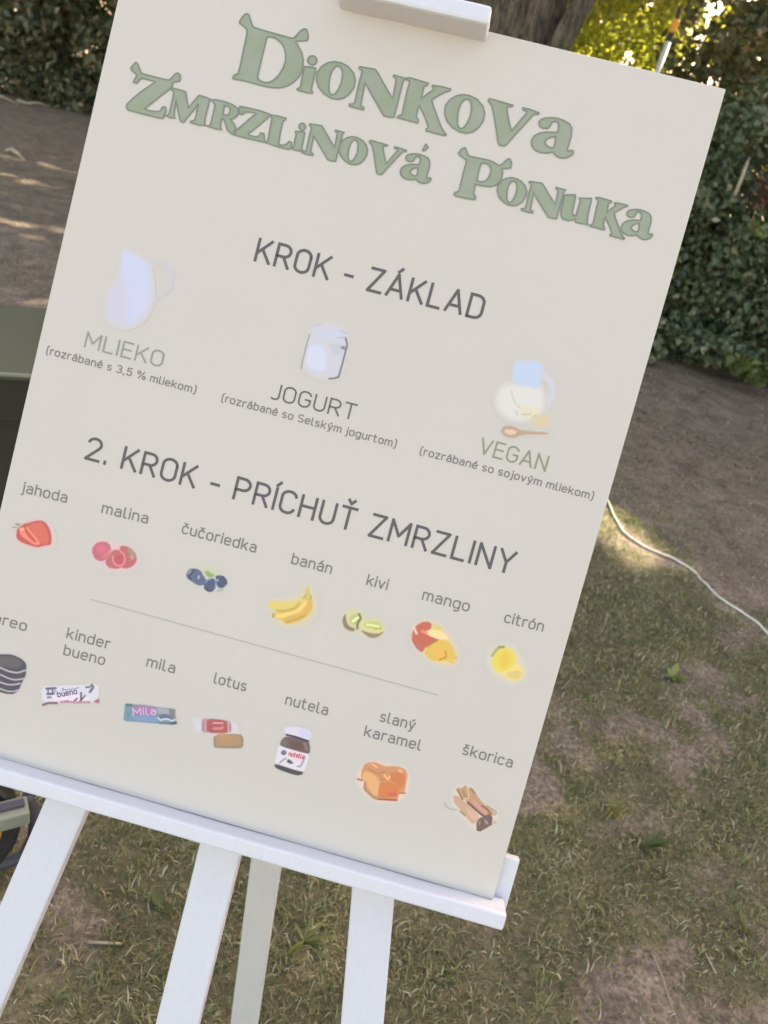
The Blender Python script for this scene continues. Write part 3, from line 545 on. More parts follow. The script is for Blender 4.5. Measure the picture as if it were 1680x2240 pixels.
[489.5,695.0],[489.2,697.0],[487.7,698.7],[493.8,699.9],[499.1,701.2],[499.7,698.9],[499.9,691.9],[500.3,684.3],[501.3,678.3],[503.2,676.3],[497.7,676.0],[490.6,675.7],[489.6,678.2],[483.5,675.6],[477.7,676.0],
[475.1,678.8],[474.0,684.1],[473.8,692.5],[473.5,695.9]]]],[2,[[[503.2,703.0],[505.7,703.8],[512.3,703.6],[518.6,703.2],[518.4,701.8],[516.4,700.5],[516.6,696.8],[517.2,692.0],[519.9,695.9],[523.1,699.7],
[523.0,701.0],[521.7,701.8],[522.0,702.7],[528.1,703.1],[534.3,703.0],[534.3,701.9],[531.1,700.1],[526.9,696.0],[524.0,692.9],[526.1,689.3],[530.6,682.8],[535.0,676.8],[538.2,673.5],[540.0,672.6],[539.8,671.4],
[532.8,671.3],[526.2,671.6],[525.9,672.6],[527.0,673.7],[526.7,674.7],[522.5,680.8],[519.3,684.3],[516.6,687.5],[516.7,684.2],[517.0,679.4],[519.2,677.2],[519.2,675.3],[512.1,675.5],[504.8,675.5],[504.8,676.4],
[506.8,678.0],[507.3,679.2],[506.8,686.7],[506.3,694.2],[506.3,700.7],[505.4,701.9],[503.5,702.0]]]],[2,[[[543.5,701.5],[547.2,701.9],[552.5,701.5],[556.7,700.3],[559.1,697.7],[560.3,692.2],[560.2,685.8],
[560.4,681.9],[562.1,681.4],[563.1,682.6],[564.4,682.6],[565.1,681.2],[564.1,679.0],[561.5,676.8],[558.0,675.7],[554.6,676.0],[550.8,678.3],[547.3,676.8],[542.4,675.8],[538.3,676.7],[535.4,678.9],[534.0,682.5],
[535.0,685.9],[538.0,688.9],[542.6,690.8],[550.3,692.4],[550.2,696.1],[549.0,699.0],[546.5,699.8],[544.6,698.6],[543.9,695.8],[543.1,693.7],[539.5,692.8],[537.0,693.5],[535.7,696.0],[536.6,698.5],[539.3,700.1]],
[[549.9,689.3],[546.6,688.2],[543.8,685.5],[543.5,683.2],[545.6,681.5],[548.8,680.7],[550.7,681.8],[550.8,685.3]]]]],[["KROK - ZÁKLAD",0,193.5,562.8,427.2,562.2],["MLIEKO",1,46.2,437.7,129.5,437.8],["(rozrábané s 3,5 % mliekom)",2,9.8,421.5,168.9,421.3],
["JOGURT",3,242.6,435.6,331.5,435.9],["(rozrábané so Selským jogurtom)",2,196.1,420.6,378.2,420.5],["VEGAN",1,458.5,436.2,527.7,435.4],["(rozrábané so sojovým mliekom)",2,402.7,420.4,579.6,420.8],["2. KROK - PRÍCHUŤ ZMRZLINY",0,73.0,328.0,523.5,327.7],
["jahoda",4,17.5,277.8,66.5,279.3],["malina",4,103.5,279.1,153.3,280.7],["čučoriedka",4,189.0,280.6,268.3,281.2],["banán",4,305.5,280.3,348.1,280.7],["kivi",4,384.7,279.6,406.8,279.7],["mango",4,442.7,280.2,491.7,280.6],
["citrón",4,527.8,279.8,568.1,280.8],["oreo",4,19.0,138.0,56.1,138.2],["kinder",4,98.3,143.1,145.7,143.9],["bueno",4,99.3,125.1,144.5,125.9],["mila",4,186.8,137.1,217.9,137.9],["lotus",4,259.0,139.4,293.8,139.8],
["nutela",4,335.9,138.1,381.3,138.8],["slaný",4,433.5,147.9,470.7,148.4],["karamel",4,422.1,128.8,482.2,129.8],["škorica",4,522.9,138.1,575.7,138.4],["bueno",6,104.8,79.8,124.6,89.3],["Mila",7,186.1,82.8,210.2,90.9],
["nutella",8,353.1,87.1,369.8,88.1]],[[114.2,189.5],[484.1,190.4]],{"strawberry":[["p",[225,180,190],[2.55],[[35.9,254.0],[45.3,257.0],[53.7,251.7],[59.2,244.7],[62.9,233.5],[54.3,229.2],[36.3,224.3],[22.6,229.1],
[20.1,239.8],[26.8,247.8]]],["p",[190,95,90],[1.06],[[34.7,250.8],[41.1,254.4],[47.0,255.6],[52.6,252.4],[56.6,247.8],[59.6,241.1],[61.0,233.4],[54.0,230.6],[49.8,228.0],[46.2,226.8],[38.5,226.8],[28.2,227.8],
[23.2,230.7],[22.1,239.4],[23.7,242.7],[27.7,246.3]]],["p",[213,112,98],[1.27],[[36.1,249.3],[43.8,253.3],[49.0,251.4],[54.3,245.3],[57.8,236.8],[56.4,232.6],[50.4,231.5],[47.4,234.0],[36.3,244.2],[30.5,244.5]]],
["p",[240,140,125],[0.76],[[25.2,238.3],[26.1,242.8],[29.4,243.2],[30.9,238.9],[36.7,234.4],[43.3,231.0],[47.7,232.6],[49.0,231.1],[46.7,229.0],[41.8,229.1],[33.5,232.1],[27.6,234.3]]],["l",[240,140,120],
[2.55,0.76],[[32.6,243.7],[37.4,239.8],[43.1,236.1],[47.7,231.7]]],["p",[196,98,80],[0.76],[[32.5,240.3],[35.7,238.8],[40.2,235.8],[43.5,232.4],[40.9,232.9],[36.7,234.4],[33.8,236.9]]],["l",[250,185,165],
[2.12,1.27],[[26.2,240.5],[28.3,241.5]]],["l",[165,115,80],[1.49,0.85],[[27.8,245.7],[31.6,248.1],[35.2,248.8]]],["l",[140,142,120],[2.12,1.06],[[20.2,244.5],[23.7,245.0]]],["l",[165,165,145],[1.7,1.06],
[[17.5,240.5],[22.0,241.7]]],["l",[185,170,140],[1.27,0.85],[[23.8,244.6],[24.2,240.9]]]],"raspberries":[["p",[222,190,198],[2.55],[[104.7,250.6],[113.3,254.4],[120.6,251.6],[130.3,252.9],[144.5,253.0],
[152.0,245.6],[151.5,234.2],[143.4,228.7],[125.3,224.6],[117.2,228.6],[107.1,231.0],[102.2,241.4]]],["p",[192,112,125],[1.06],[[103.8,242.8],[106.3,248.2],[111.8,250.9],[116.8,251.8],[121.7,249.1],[123.1,241.5],
[120.2,234.1],[115.9,230.3],[109.5,231.1],[105.5,234.8],[103.5,239.0]]],["p",[212,115,135],[1.7],[[107.1,246.5],[113.7,248.8],[117.9,247.1],[117.6,240.9],[113.7,237.0],[108.9,239.5]]],["p",[185,110,110],
[1.06],[[130.4,250.5],[134.6,252.9],[139.9,252.7],[145.1,250.8],[149.9,246.5],[151.6,241.7],[150.1,236.2],[146.3,232.3],[140.9,229.4],[135.5,231.7]]],["p",[160,150,125],[1.27],[[139.0,252.4],[144.5,251.1],
[149.9,246.5],[149.4,243.0],[144.9,245.6],[140.7,247.2]]],["p",[198,160,140],[1.06],[[142.3,244.8],[145.4,245.7],[148.6,242.3],[146.1,240.7]]],["p",[190,110,115],[1.06],[[119.5,233.0],[122.0,238.4],[124.3,244.6],
[128.0,247.0],[132.8,246.5],[137.8,243.6],[140.2,237.7],[138.2,230.5],[133.3,227.3],[125.9,226.2],[121.6,228.3]]],["l",[232,140,145],[1.7,0.76],[[132.8,246.5],[137.3,243.9],[139.5,239.8],[139.4,235.1],
[137.0,231.6],[132.4,230.8],[128.0,233.4],[126.2,238.6]]],["p",[190,96,105],[0.85],[[128.3,239.6],[131.8,242.9],[136.0,243.1],[137.8,238.9],[136.4,233.8],[132.9,232.8],[128.9,235.5]]],["l",[215,130,138],
[2.55,1.27],[[122.3,245.0],[119.8,239.6],[116.9,236.0]]]],"blueberries":[["p",[200,205,165],[2.12],[[219.0,250.9],[221.9,254.0],[232.3,255.9],[234.4,249.5],[228.2,244.0],[222.1,246.1]]],["p",[143,172,115],
[1.27],[[221.8,248.9],[224.6,251.0],[229.2,249.5],[233.7,248.4],[230.9,244.8],[226.2,244.4]]],["p",[96,108,138],[0.93],[[204.8,243.7],[206.9,248.3],[213.6,249.9],[218.5,248.9],[222.5,244.3],[226.0,241.6],
[225.6,235.8],[221.4,233.7],[217.7,233.6],[211.5,235.7],[206.8,237.2],[204.4,240.3]]],["p",[140,150,165],[1.27],[[205.3,243.4],[207.3,246.7],[209.2,246.8],[208.7,242.9],[206.5,240.4]]],["l",[70,72,95],
[1.7,0.64],[[211.4,247.4],[209.6,243.1],[207.0,240.5],[210.5,237.7]]],["p",[160,180,200],[0.85],[[216.6,241.8],[217.3,244.3],[219.0,243.4],[218.8,240.5],[217.3,239.6]]],["p",[82,95,130],[0.93],[[224.3,239.2],
[227.7,242.5],[232.6,245.3],[236.2,242.5],[237.7,236.3],[235.2,231.4],[230.9,229.7],[225.6,232.0]]],["p",[80,92,120],[0.93],[[233.9,247.5],[238.1,249.8],[242.8,249.5],[246.5,246.3],[247.4,242.7],[245.7,238.1],
[241.0,236.3],[237.5,239.1],[235.7,244.2]]],["l",[75,75,90],[1.49,0.76],[[242.0,249.2],[246.3,246.2],[247.2,242.7]]],["l",[130,145,175],[1.27,0.76],[[225.9,238.2],[227.9,241.6],[230.8,243.3]]],["p",[165,180,200],
[0.76],[[236.2,244.3],[237.3,245.6],[238.6,244.1],[237.6,242.4]]],["l",[135,155,180],[1.27,0.76],[[236.2,240.6],[237.1,235.2]]],["l",[75,70,85],[1.27,0.64],[[226.5,232.3],[231.2,230.3],[235.0,232.3]]],
["p",[160,180,175],[1.27],[[238.2,234.6],[244.1,237.1],[246.4,235.4],[240.7,232.0]]]],"bananas":[["p",[214,205,165],[2.97],[[291.3,237.1],[311.2,243.6],[323.2,251.1],[326.2,261.3],[328.8,265.3],[336.3,254.7],
[341.7,244.5],[341.1,232.6],[331.0,221.3],[317.9,217.7],[304.6,218.2],[296.4,228.2]]],["p",[222,204,120],[1.27],[[292.7,235.6],[303.0,239.0],[316.1,242.6],[324.1,247.6],[325.5,253.1],[328.3,253.0],[327.5,245.3],
[322.4,236.3],[314.1,232.2],[308.5,228.7],[300.6,230.3],[295.4,232.1]]],["p",[196,176,95],[1.06],[[300.5,230.7],[309.4,232.3],[319.8,237.5],[323.2,244.1],[326.6,245.5],[322.6,235.5],[314.4,231.3],[308.6,228.3]]],
["p",[218,180,98],[1.06],[[299.5,227.2],[306.0,227.6],[314.5,230.9],[322.5,235.9],[327.5,245.3],[329.6,251.5],[333.6,252.6],[337.8,247.2],[338.5,238.9],[334.1,230.7],[327.8,224.7],[319.2,219.9],[314.7,219.2],
[312.9,222.4],[303.7,221.8]]],["p",[242,212,128],[1.49],[[304.0,226.1],[314.5,230.9],[322.6,235.5],[328.4,245.5],[330.5,249.9],[332.3,244.7],[327.4,234.9],[320.3,230.1],[311.6,223.9],[304.5,222.4]]],["l",[192,168,78],
[2.12,1.06],[[316.9,221.6],[325.0,226.3],[332.7,232.6]]],["p",[205,195,120],[1.06],[[328.2,253.4],[327.1,261.1],[330.0,262.8],[332.4,256.0],[332.7,250.5],[328.8,249.4]]],["l",[175,160,80],[1.27,0.76],[[328.6,253.5],
[327.3,249.9]]],["l",[175,160,80],[1.27,0.76],[[333.0,254.7],[335.2,251.6]]],["l",[150,145,95],[1.49,0.76],[[301.3,224.8],[302.1,222.7]]]],"kiwi_halves":[["p",[208,205,170],[2.55],[[369.9,243.1],[376.5,253.3],
[385.7,253.5],[396.4,248.1],[407.6,249.4],[415.8,243.2],[414.2,233.4],[404.1,227.8],[391.6,231.3],[380.6,229.2],[371.6,233.2]]],["p",[140,128,112],[0.93],[[372.3,246.5],[370.9,241.0],[371.8,236.1],[374.8,231.8],
[379.9,229.9],[384.5,230.3],[386.6,232.7],[381.1,235.9],[375.4,239.9]]],["p",[210,205,160],[1.06],[[373.7,246.5],[377.9,251.4],[384.4,251.3],[389.2,247.5],[389.3,240.0],[386.1,234.5],[380.7,233.9],[376.1,237.3],
[374.0,241.9]]],["p",[190,195,130],[1.27],[[377.5,244.2],[383.9,249.8],[388.3,247.2],[388.0,241.5],[384.6,236.8],[379.8,237.4]]],["l",[236,240,190],[2.55,0.85],[[381.8,240.3],[385.9,245.7]]],["l",[118,122,65],
[2.33,1.06],[[386.0,248.9],[388.8,245.5],[386.7,239.3],[388.0,234.5]]],["p",[150,138,115],[0.93],[[390.9,233.9],[396.4,230.8],[401.5,228.9],[406.1,229.0],[410.9,232.0],[414.9,237.8],[412.7,239.1],[400.0,234.6]]],
["p",[214,212,160],[0.93],[[389.1,239.0],[390.3,243.1],[397.1,245.5],[406.1,246.6],[412.2,244.5],[414.5,239.1],[410.5,235.2],[402.6,233.5],[395.6,233.8],[390.9,235.8]]],["p",[196,205,125],[1.27],[[392.5,241.9],
[399.4,245.7],[408.5,246.3],[412.2,242.7],[408.2,238.7],[399.3,237.2],[393.9,238.5]]],["l",[234,238,180],[1.91,0.76],[[396.4,241.1],[402.7,241.9],[408.2,242.0]]],["l",[175,170,90],[1.27,0.76],[[404.5,238.7],
[411.3,241.0]]]],"mango":[["p",[220,205,170],[2.97],[[441.9,252.2],[451.1,260.9],[464.6,261.8],[478.1,254.4],[487.8,244.1],[494.1,234.2],[492.2,224.3],[478.1,220.3],[465.7,223.8],[457.0,227.0],[444.7,236.7]]],
["p",[198,108,88],[1.06],[[442.5,246.4],[444.3,253.4],[449.4,258.5],[455.7,260.7],[459.9,258.7],[459.5,253.4],[454.3,248.7],[464.1,246.8],[469.0,245.4],[465.7,240.7],[460.0,236.3],[458.0,228.2],[453.5,229.8],
[447.7,234.2],[443.6,238.2]]],["p",[180,112,115],[1.06],[[444.7,238.5],[449.9,236.3],[455.1,232.1],[457.5,228.6],[451.9,230.3],[447.1,234.5]]],["p",[214,203,125],[1.27],[[458.9,257.4],[465.1,260.1],[470.1,258.3],
[470.1,255.0],[463.3,253.1]]],["p",[242,220,165],[1.27],[[455.0,249.8],[462.1,254.1],[470.2,254.6],[476.3,252.5],[480.1,248.5],[475.8,245.9],[470.1,246.6],[463.2,246.5],[457.4,247.7]]],["p",[222,190,95],
[1.19],[[460.8,235.1],[465.9,239.8],[470.3,245.7],[477.7,247.3],[483.5,244.7],[488.3,238.6],[492.1,233.2],[492.6,226.3],[487.1,226.1],[479.0,225.7],[471.5,222.7],[464.6,224.5],[459.7,228.7]]],["p",[235,185,92],
[1.06],[[468.4,237.7],[475.2,239.6],[480.4,230.8],[475.6,226.2],[471.0,228.1]]],["l",[180,128,52],[1.91,0.85],[[460.7,235.5],[464.9,240.5],[469.2,244.9]]],["l",[190,152,55],[1.91,0.93],[[479.5,235.7],[482.6,230.9],
[476.6,226.0]]],["l",[235,198,140],[1.7,0.85],[[475.0,223.2],[485.5,227.1]]],["p",[240,200,115],[0.85],[[488.1,229.2],[492.5,230.0],[492.1,226.6]]],["l",[255,200,195],[2.33,1.06],[[443.3,250.3],[446.9,245.7]]],
["l",[232,145,120],[2.55,1.7],[[451.9,249.4],[457.1,248.6]]],["l",[180,170,130],[1.06,0.64],[[490.0,232.6],[493.2,232.5]]]],"lemons":[["p",[220,214,175],[3.39],[[523.1,248.6],[532.6,257.3],[543.9,257.7],
[552.0,249.7],[560.9,240.6],[562.8,230.4],[553.2,223.9],[541.4,225.3],[532.5,227.9],[524.8,237.4]]],["p",[228,212,100],[1.49],[[526.8,241.7],[528.9,250.7],[534.1,254.9],[541.0,256.4],[547.4,253.1],[551.0,246.6],
[549.3,239.6],[544.6,233.6],[538.6,228.7],[532.1,231.0],[528.2,236.0]]],["p",[228,200,85],[2.12],[[534.5,250.4],[541.3,252.3],[545.1,245.0],[543.0,236.0],[537.1,234.3],[534.1,241.9]]],["p",[236,218,130],
[1.19],[[540.1,230.0],[545.8,235.8],[552.0,243.2],[558.3,240.3],[560.8,234.5],[558.8,228.3],[553.3,225.3],[545.7,226.5]]],["p",[220,200,130],[1.27],[[544.0,230.7],[550.4,235.7],[558.1,237.5],[559.6,232.3],
[556.6,228.2],[551.0,227.0],[545.7,227.9]]],["l",[170,165,110],[2.55,1.49],[[526.1,244.3],[527.8,249.9],[530.3,253.9]]],["l",[145,138,80],[2.33,1.19],[[531.0,254.7],[534.7,256.0]]]],"sandwich_biscuits":[["p",[80,82,92],
[0.76],[[19.7,92.7],[21.9,100.1],[30.1,106.3],[43.8,110.3],[48.5,110.9],[57.5,109.6],[64.3,105.7],[65.7,99.8],[66.7,93.4],[64.6,86.0],[63.6,79.9],[62.4,74.7],[58.1,70.5],[51.2,68.6],[43.9,68.4],[33.9,69.5],
[27.4,76.4],[22.7,83.8]]],["p",[98,98,104],[1.27],[[23.1,94.6],[33.1,104.2],[44.1,108.8],[54.9,108.4],[61.6,105.0],[56.4,98.2],[42.3,96.1],[30.2,95.6]]],["l",[182,178,192],[1.78,0.59],[[19.8,96.6],[27.8,95.4],
[37.9,93.9],[48.0,92.4],[57.5,93.4],[65.4,98.8]]],["l",[182,178,192],[1.61,0.59],[[22.3,87.6],[34.6,87.2],[41.1,86.6],[49.7,85.2],[56.9,85.5],[65.7,89.7]]],["l",[182,178,192],[1.61,0.59],[[25.2,79.7],[36.3,79.9],
[41.4,78.9],[48.9,78.4],[55.8,79.9],[62.8,83.5]]],["l",[182,178,192],[1.53,0.59],[[28.8,72.4],[38.1,72.6],[44.1,71.9],[51.9,71.7],[57.5,73.0],[62.1,76.0]]],["l",[90,85,85],[1.27,0.59],[[34.0,69.0],[43.7,69.4],
[51.0,69.5],[57.9,71.0]]]],"chocolate_bar_wrapper":[["p",[214,216,232],[1.06],[[85.3,86.7],[107.3,93.9],[125.3,99.5],[143.0,106.0],[146.8,92.1],[141.0,84.2],[107.1,74.5],[90.3,69.7]]],["p",[235,222,240],
[2.12],[[98.6,79.8],[109.7,84.0],[125.5,88.5],[137.4,89.4],[134.1,83.2],[102.1,75.0]]],["l",[105,105,125],[2.55,0.68],[[91.3,85.8],[100.3,88.9]]],["l",[150,150,170],[1.49,0.68],[[100.3,88.9],[100.2,83.2]]],
["l",[110,100,130],[2.33,0.68],[[93.3,80.5],[99.4,82.5]]],["l",[110,100,130],[1.7,0.68],[[93.1,85.0],[94.1,80.5]]],["l",[110,100,130],[1.7,0.68],[[97.5,86.3],[98.5,82.2]]],["l",[140,115,150],[2.12,0.76],
[[94.6,77.0],[97.5,78.3]]],["l",[140,140,172],[1.1,0.59],[[107.8,89.7],[112.1,90.2],[115.5,92.1],[119.5,93.3],[123.7,96.2]]],["l",[140,140,172],[1.27,0.59],[[108.0,90.8],[108.1,88.4]]],["l",[80,70,85],
[1.91,0.76],[[127.7,91.5],[128.8,87.0],[129.3,82.8]]],["l",[95,85,95],[1.7,0.76],[[132.4,89.9],[130.5,86.0],[128.2,81.5]]],["l",[100,85,100],[1.7,0.76],[[125.0,84.5],[122.5,80.8]]],["l",[110,112,108],[1.91,0.85],
[[131.3,98.6],[135.6,100.5]]],["l",[100,108,110],[2.55,0.85],[[136.5,102.7],[138.9,101.0],[136.5,95.0]]],["l",[130,95,105],[2.55,0.93],[[91.7,68.1],[96.2,71.4],[105.3,74.0]]],["l",[185,145,160],[2.55,1.06],
[[109.2,76.1],[115.9,78.4],[125.1,80.1],[138.6,84.4]]],["l",[165,125,140],[1.49,0.76],[[113.0,78.1],[116.5,79.6]]],["p",[165,110,130],[0.85],[[142.4,86.5],[147.5,91.3],[149.3,86.0],[145.6,85.5]]]],"wafer_bar_wrapper":[["p",[118,150,168],
[0.76],[[175.1,93.2],[183.3,95.0],[196.0,97.7],[210.0,99.3],[228.0,102.8],[228.8,96.9],[231.5,91.9],[232.3,85.9],[214.3,82.2],[195.9,78.8],[177.7,74.6],[176.6,84.0]]],["p",[95,120,125],[0.85],[[175.0,93.6],
[183.7,95.2],[183.8,92.8],[176.7,90.5]]],["p",[160,130,168],[1.27],[[184.4,94.4],[196.2,97.3],[208.2,98.8],[211.0,91.4],[201.5,87.2],[187.4,84.1],[183.7,89.4]]],["p",[128,155,195],[1.27],[[183.8,85.0],
[189.9,83.9],[211.4,90.0],[212.9,83.7],[195.7,79.7],[187.2,79.2]]],["p",[168,168,178],[1.19],[[208.3,98.3],[221.6,100.7],[223.5,95.0],[214.0,92.7],[209.6,93.4]]],["p",[128,132,135],[1.06],[[221.3,100.1],
[228.0,102.0],[228.4,96.4],[230.6,91.7],[224.8,90.0],[223.0,95.3]]],["p",[105,115,150],[1.06],[[212.0,91.2],[218.3,94.9],[224.8,93.9],[226.6,90.5],[219.6,89.5],[213.8,87.8]]],["l",[200,212,228],[1.7,0.59],
[[212.3,88.3],[216.1,86.5],[218.4,88.7],[223.3,90.1],[227.0,88.7],[230.1,91.5]]],["l",[75,85,90],[2.55,1.06],[[226.1,86.5],[231.9,88.2]]],["l",[110,125,130],[2.12,1.06],[[215.8,83.6],[225.7,86.4]]],["l",[95,145,170],
[1.91,0.93],[[179.6,84.8],[183.1,81.9]]]],"wrapped_biscuit":[["p",[208,210,226],[1.91],[[248.9,98.3],[255.7,99.8],[259.4,86.9],[254.3,86.4],[250.5,92.0]]],["p",[212,204,214],[1.91],[[286.1,103.7],[294.5,106.1],
[297.1,95.8],[291.4,94.1]]],["p",[170,140,150],[0.76],[[258.2,101.0],[281.7,105.8],[288.0,103.7],[290.0,93.7],[265.5,87.2],[259.9,87.0],[257.6,96.9]]],["p",[172,95,98],[0.68],[[261.8,101.8],[281.8,105.6],
[284.5,99.8],[286.3,92.7],[265.5,87.2]]],["l",[208,148,160],[1.91,0.64],[[260.5,100.7],[263.8,87.6]]],["l",[210,160,170],[1.49,0.64],[[284.4,104.6],[287.2,93.9]]],["l",[232,160,165],[1.7,0.59],[[269.6,99.2],
[279.0,101.6]]],["l",[215,135,135],[2.55,0.68],[[271.5,93.7],[279.5,96.0],[280.0,97.6]]],["p",[150,135,115],[0.76],[[272.7,87.3],[299.4,96.0],[303.6,92.8],[305.9,83.8],[303.3,80.9],[278.8,74.1],[275.6,75.6]]],
["p",[178,145,112],[1.06],[[275.4,87.6],[298.9,94.4],[301.8,90.4],[303.0,84.0],[279.6,76.8],[277.3,78.5]]],["p",[192,145,108],[1.49],[[275.1,89.0],[286.2,92.2],[289.9,88.9],[286.8,86.1],[278.1,86.5]]]],
"spread_jar":[["p",[216,214,232],[0.93],[[341.7,115.3],[353.0,119.2],[369.4,119.4],[371.0,109.8],[358.6,108.6],[343.4,109.0]]],["p",[208,206,240],[1.27],[[355.5,118.7],[368.6,118.7],[369.7,110.9],[360.0,110.5]]],
["p",[112,96,100],[0.76],[[345.0,106.2],[355.8,108.3],[370.1,107.6],[373.3,100.9],[373.8,95.3],[364.1,94.4],[350.0,94.2],[341.6,95.6],[342.0,101.4]]],["p",[105,85,82],[1.49],[[350.2,102.8],[363.7,105.3],
[368.1,97.4],[354.4,95.4]]],["p",[115,112,108],[1.06],[[342.2,100.6],[347.5,104.0],[349.1,97.7],[343.2,97.0]]],["l",[72,66,82],[2.33,0.68],[[346.0,108.1],[355.7,108.7],[369.1,107.8]]],["l",[140,125,125],
[2.12,1.27],[[366.2,104.6],[370.0,99.0]]],["p",[220,220,232],[0.76],[[340.3,95.2],[349.9,94.6],[364.1,94.4],[373.9,94.8],[373.7,86.6],[373.6,76.0],[364.4,75.2],[350.0,75.9],[341.7,75.3],[340.9,85.7]]],
["p",[238,208,222],[1.7],[[352.5,93.9],[369.0,93.9],[366.9,83.6],[360.3,83.7]]],["p",[115,115,135],[0.68],[[350.6,90.0],[350.7,88.8],[350.1,87.6],[349.1,86.7],[347.8,86.4],[346.5,86.6],[345.5,87.3],[344.9,88.3],
[344.9,89.6],[345.5,90.8],[346.5,91.6],[347.7,92.0],[349.0,91.8],[350.1,91.1]]],["l",[165,155,170],[1.91,0.76],[[369.7,91.2],[369.3,85.3],[368.0,79.6],[365.2,79.3]]],["l",[140,135,160],[1.36,0.68],[[346.4,77.2],
[348.7,81.2],[351.7,84.0]]],["p",[100,85,112],[0.76],[[352.6,80.5],[354.3,84.8],[360.9,81.4],[357.6,79.5]]],["p",[76,76,82],[0.85],[[342.1,75.5],[350.2,75.4],[364.5,74.8],[372.9,75.3],[371.8,72.1],[366.8,69.6],
[354.4,69.9],[344.7,70.9],[341.8,73.0]]]],"caramel_cubes":[["p",[232,205,188],[2.12],[[428.9,98.5],[439.3,106.8],[453.3,107.0],[469.0,109.2],[477.9,102.2],[480.3,82.7],[473.8,72.2],[449.2,65.9],[436.3,72.3],
[426.7,83.4]]],["p",[205,150,110],[0.93],[[431.2,102.0],[440.3,106.3],[452.1,104.3],[461.4,107.9],[470.7,108.2],[476.4,103.2],[476.7,94.2],[478.3,83.1],[473.2,81.1],[472.8,72.4],[463.0,70.5],[449.7,67.5],
[443.0,71.8],[436.1,74.6],[436.4,82.4],[431.5,84.8],[429.5,94.3]]],["p",[228,175,125],[0.93],[[433.3,94.0],[437.9,94.4],[444.9,92.6],[451.2,86.7],[452.8,71.8],[448.5,72.0],[441.1,77.0],[437.3,82.7],[432.8,85.2],
[432.1,91.7]]],["p",[210,130,80],[0.85],[[451.2,86.7],[457.9,89.6],[468.3,89.3],[472.2,85.2],[471.5,77.3],[462.4,72.7],[453.5,71.0],[451.6,78.2]]],["p",[205,110,90],[1.49],[[460.7,78.9],[470.2,82.2],[471.5,77.3],
[463.7,75.0]]],["p",[206,128,82],[1.27],[[458.1,99.3],[468.3,103.2],[475.1,100.4],[475.7,91.0],[473.0,85.4],[466.2,90.1],[459.3,92.9]]],["p",[205,148,112],[1.06],[[437.5,102.9],[449.4,103.9],[453.7,99.9],
[449.4,96.8],[443.1,95.9],[437.0,97.9]]],["l",[248,190,145],[1.49,0.64],[[438.4,103.1],[443.6,101.3]]],["l",[245,178,140],[2.55,1.06],[[467.0,104.3],[469.0,103.9]]],["l",[255,185,130],[1.7,0.76],[[453.5,95.5],
[458.4,91.2],[459.1,95.7]]],["l",[190,125,75],[1.27,0.76],[[435.8,97.1],[445.3,94.6],[453.5,98.9]]],["l",[180,125,70],[1.06,0.59],[[449.3,93.8],[453.3,89.3],[455.0,91.7]]],["l",[150,125,135],[2.12,0.85],
[[428.5,83.9],[432.3,83.6]]],["l",[165,140,115],[2.33,0.93],[[436.5,82.0],[437.4,76.0],[447.2,70.1],[454.0,69.2]]],["l",[150,90,85],[1.7,0.76],[[454.8,69.5],[472.4,73.7]]],["l",[170,110,95],[1.49,0.64],
[[473.6,81.7],[478.7,83.2]]]],"cinnamon_sticks":[["p",[220,208,194],[2.12],[[525.5,96.1],[527.9,104.4],[534.9,109.3],[543.5,108.5],[550.9,101.6],[559.5,95.5],[573.3,90.9],[577.4,79.2],[568.7,70.4],[559.2,64.7],
[550.4,69.8],[536.6,79.2],[526.9,87.8]]],["p",[200,168,145],[1.06],[[526.1,95.7],[532.3,95.2],[539.7,91.6],[550.8,85.2],[557.4,81.4],[555.9,73.3],[552.7,71.4],[543.6,77.4],[535.4,83.6],[528.8,87.4]]],["p",[215,178,160],
[1.27],[[541.2,86.3],[549.0,84.7],[556.5,81.2],[554.8,74.0],[548.2,77.8]]],["p",[190,155,125],[0.93],[[527.3,103.3],[532.6,104.3],[535.0,108.9],[540.0,106.0],[543.7,107.6],[549.0,101.9],[556.0,96.4],[564.6,92.2],
[571.8,89.5],[569.6,84.1],[560.5,83.3],[549.8,88.8],[541.5,92.1],[534.0,95.7]]],["p",[202,160,145],[1.06],[[544.6,95.9],[549.8,95.5],[558.6,90.4],[565.2,86.6],[564.2,83.5],[557.2,85.2],[549.3,90.6]]],["l",[150,115,85],
[1.7,0.68],[[528.6,101.7],[532.7,97.2],[536.4,93.5]]],["l",[165,130,95],[1.49,0.68],[[534.0,102.4],[538.1,97.8],[540.3,96.5]]],["l",[150,130,105],[1.91,0.76],[[541.7,106.5],[546.9,102.8]]],["l",[215,185,150],
[1.49,0.68],[[537.7,105.8],[541.4,100.7],[542.2,96.1],[538.5,94.6]]],["l",[125,85,70],[2.55,0.85],[[542.6,91.5],[550.0,87.9],[558.6,83.7],[564.1,82.0]]],["l",[145,105,95],[1.91,0.76],[[557.1,92.4],[563.1,90.8],
[567.3,87.2]]],["l",[150,130,120],[1.06,0.59],[[562.3,93.9],[573.4,90.5],[572.1,86.7]]],["p",[120,98,95],[0.93],[[556.3,73.4],[557.8,79.7],[561.9,81.8],[566.0,86.9],[570.9,84.5],[571.8,76.1],[568.4,71.7],
[562.9,66.3],[558.9,65.6]]],["p",[175,150,150],[0.76],[[562.8,80.2],[566.5,78.4],[569.1,75.8],[565.5,75.2]]],["p",[150,140,130],[0.68],[[558.7,76.5],[559.7,77.8],[561.1,72.9],[559.2,71.4]]],["p",[195,180,165],
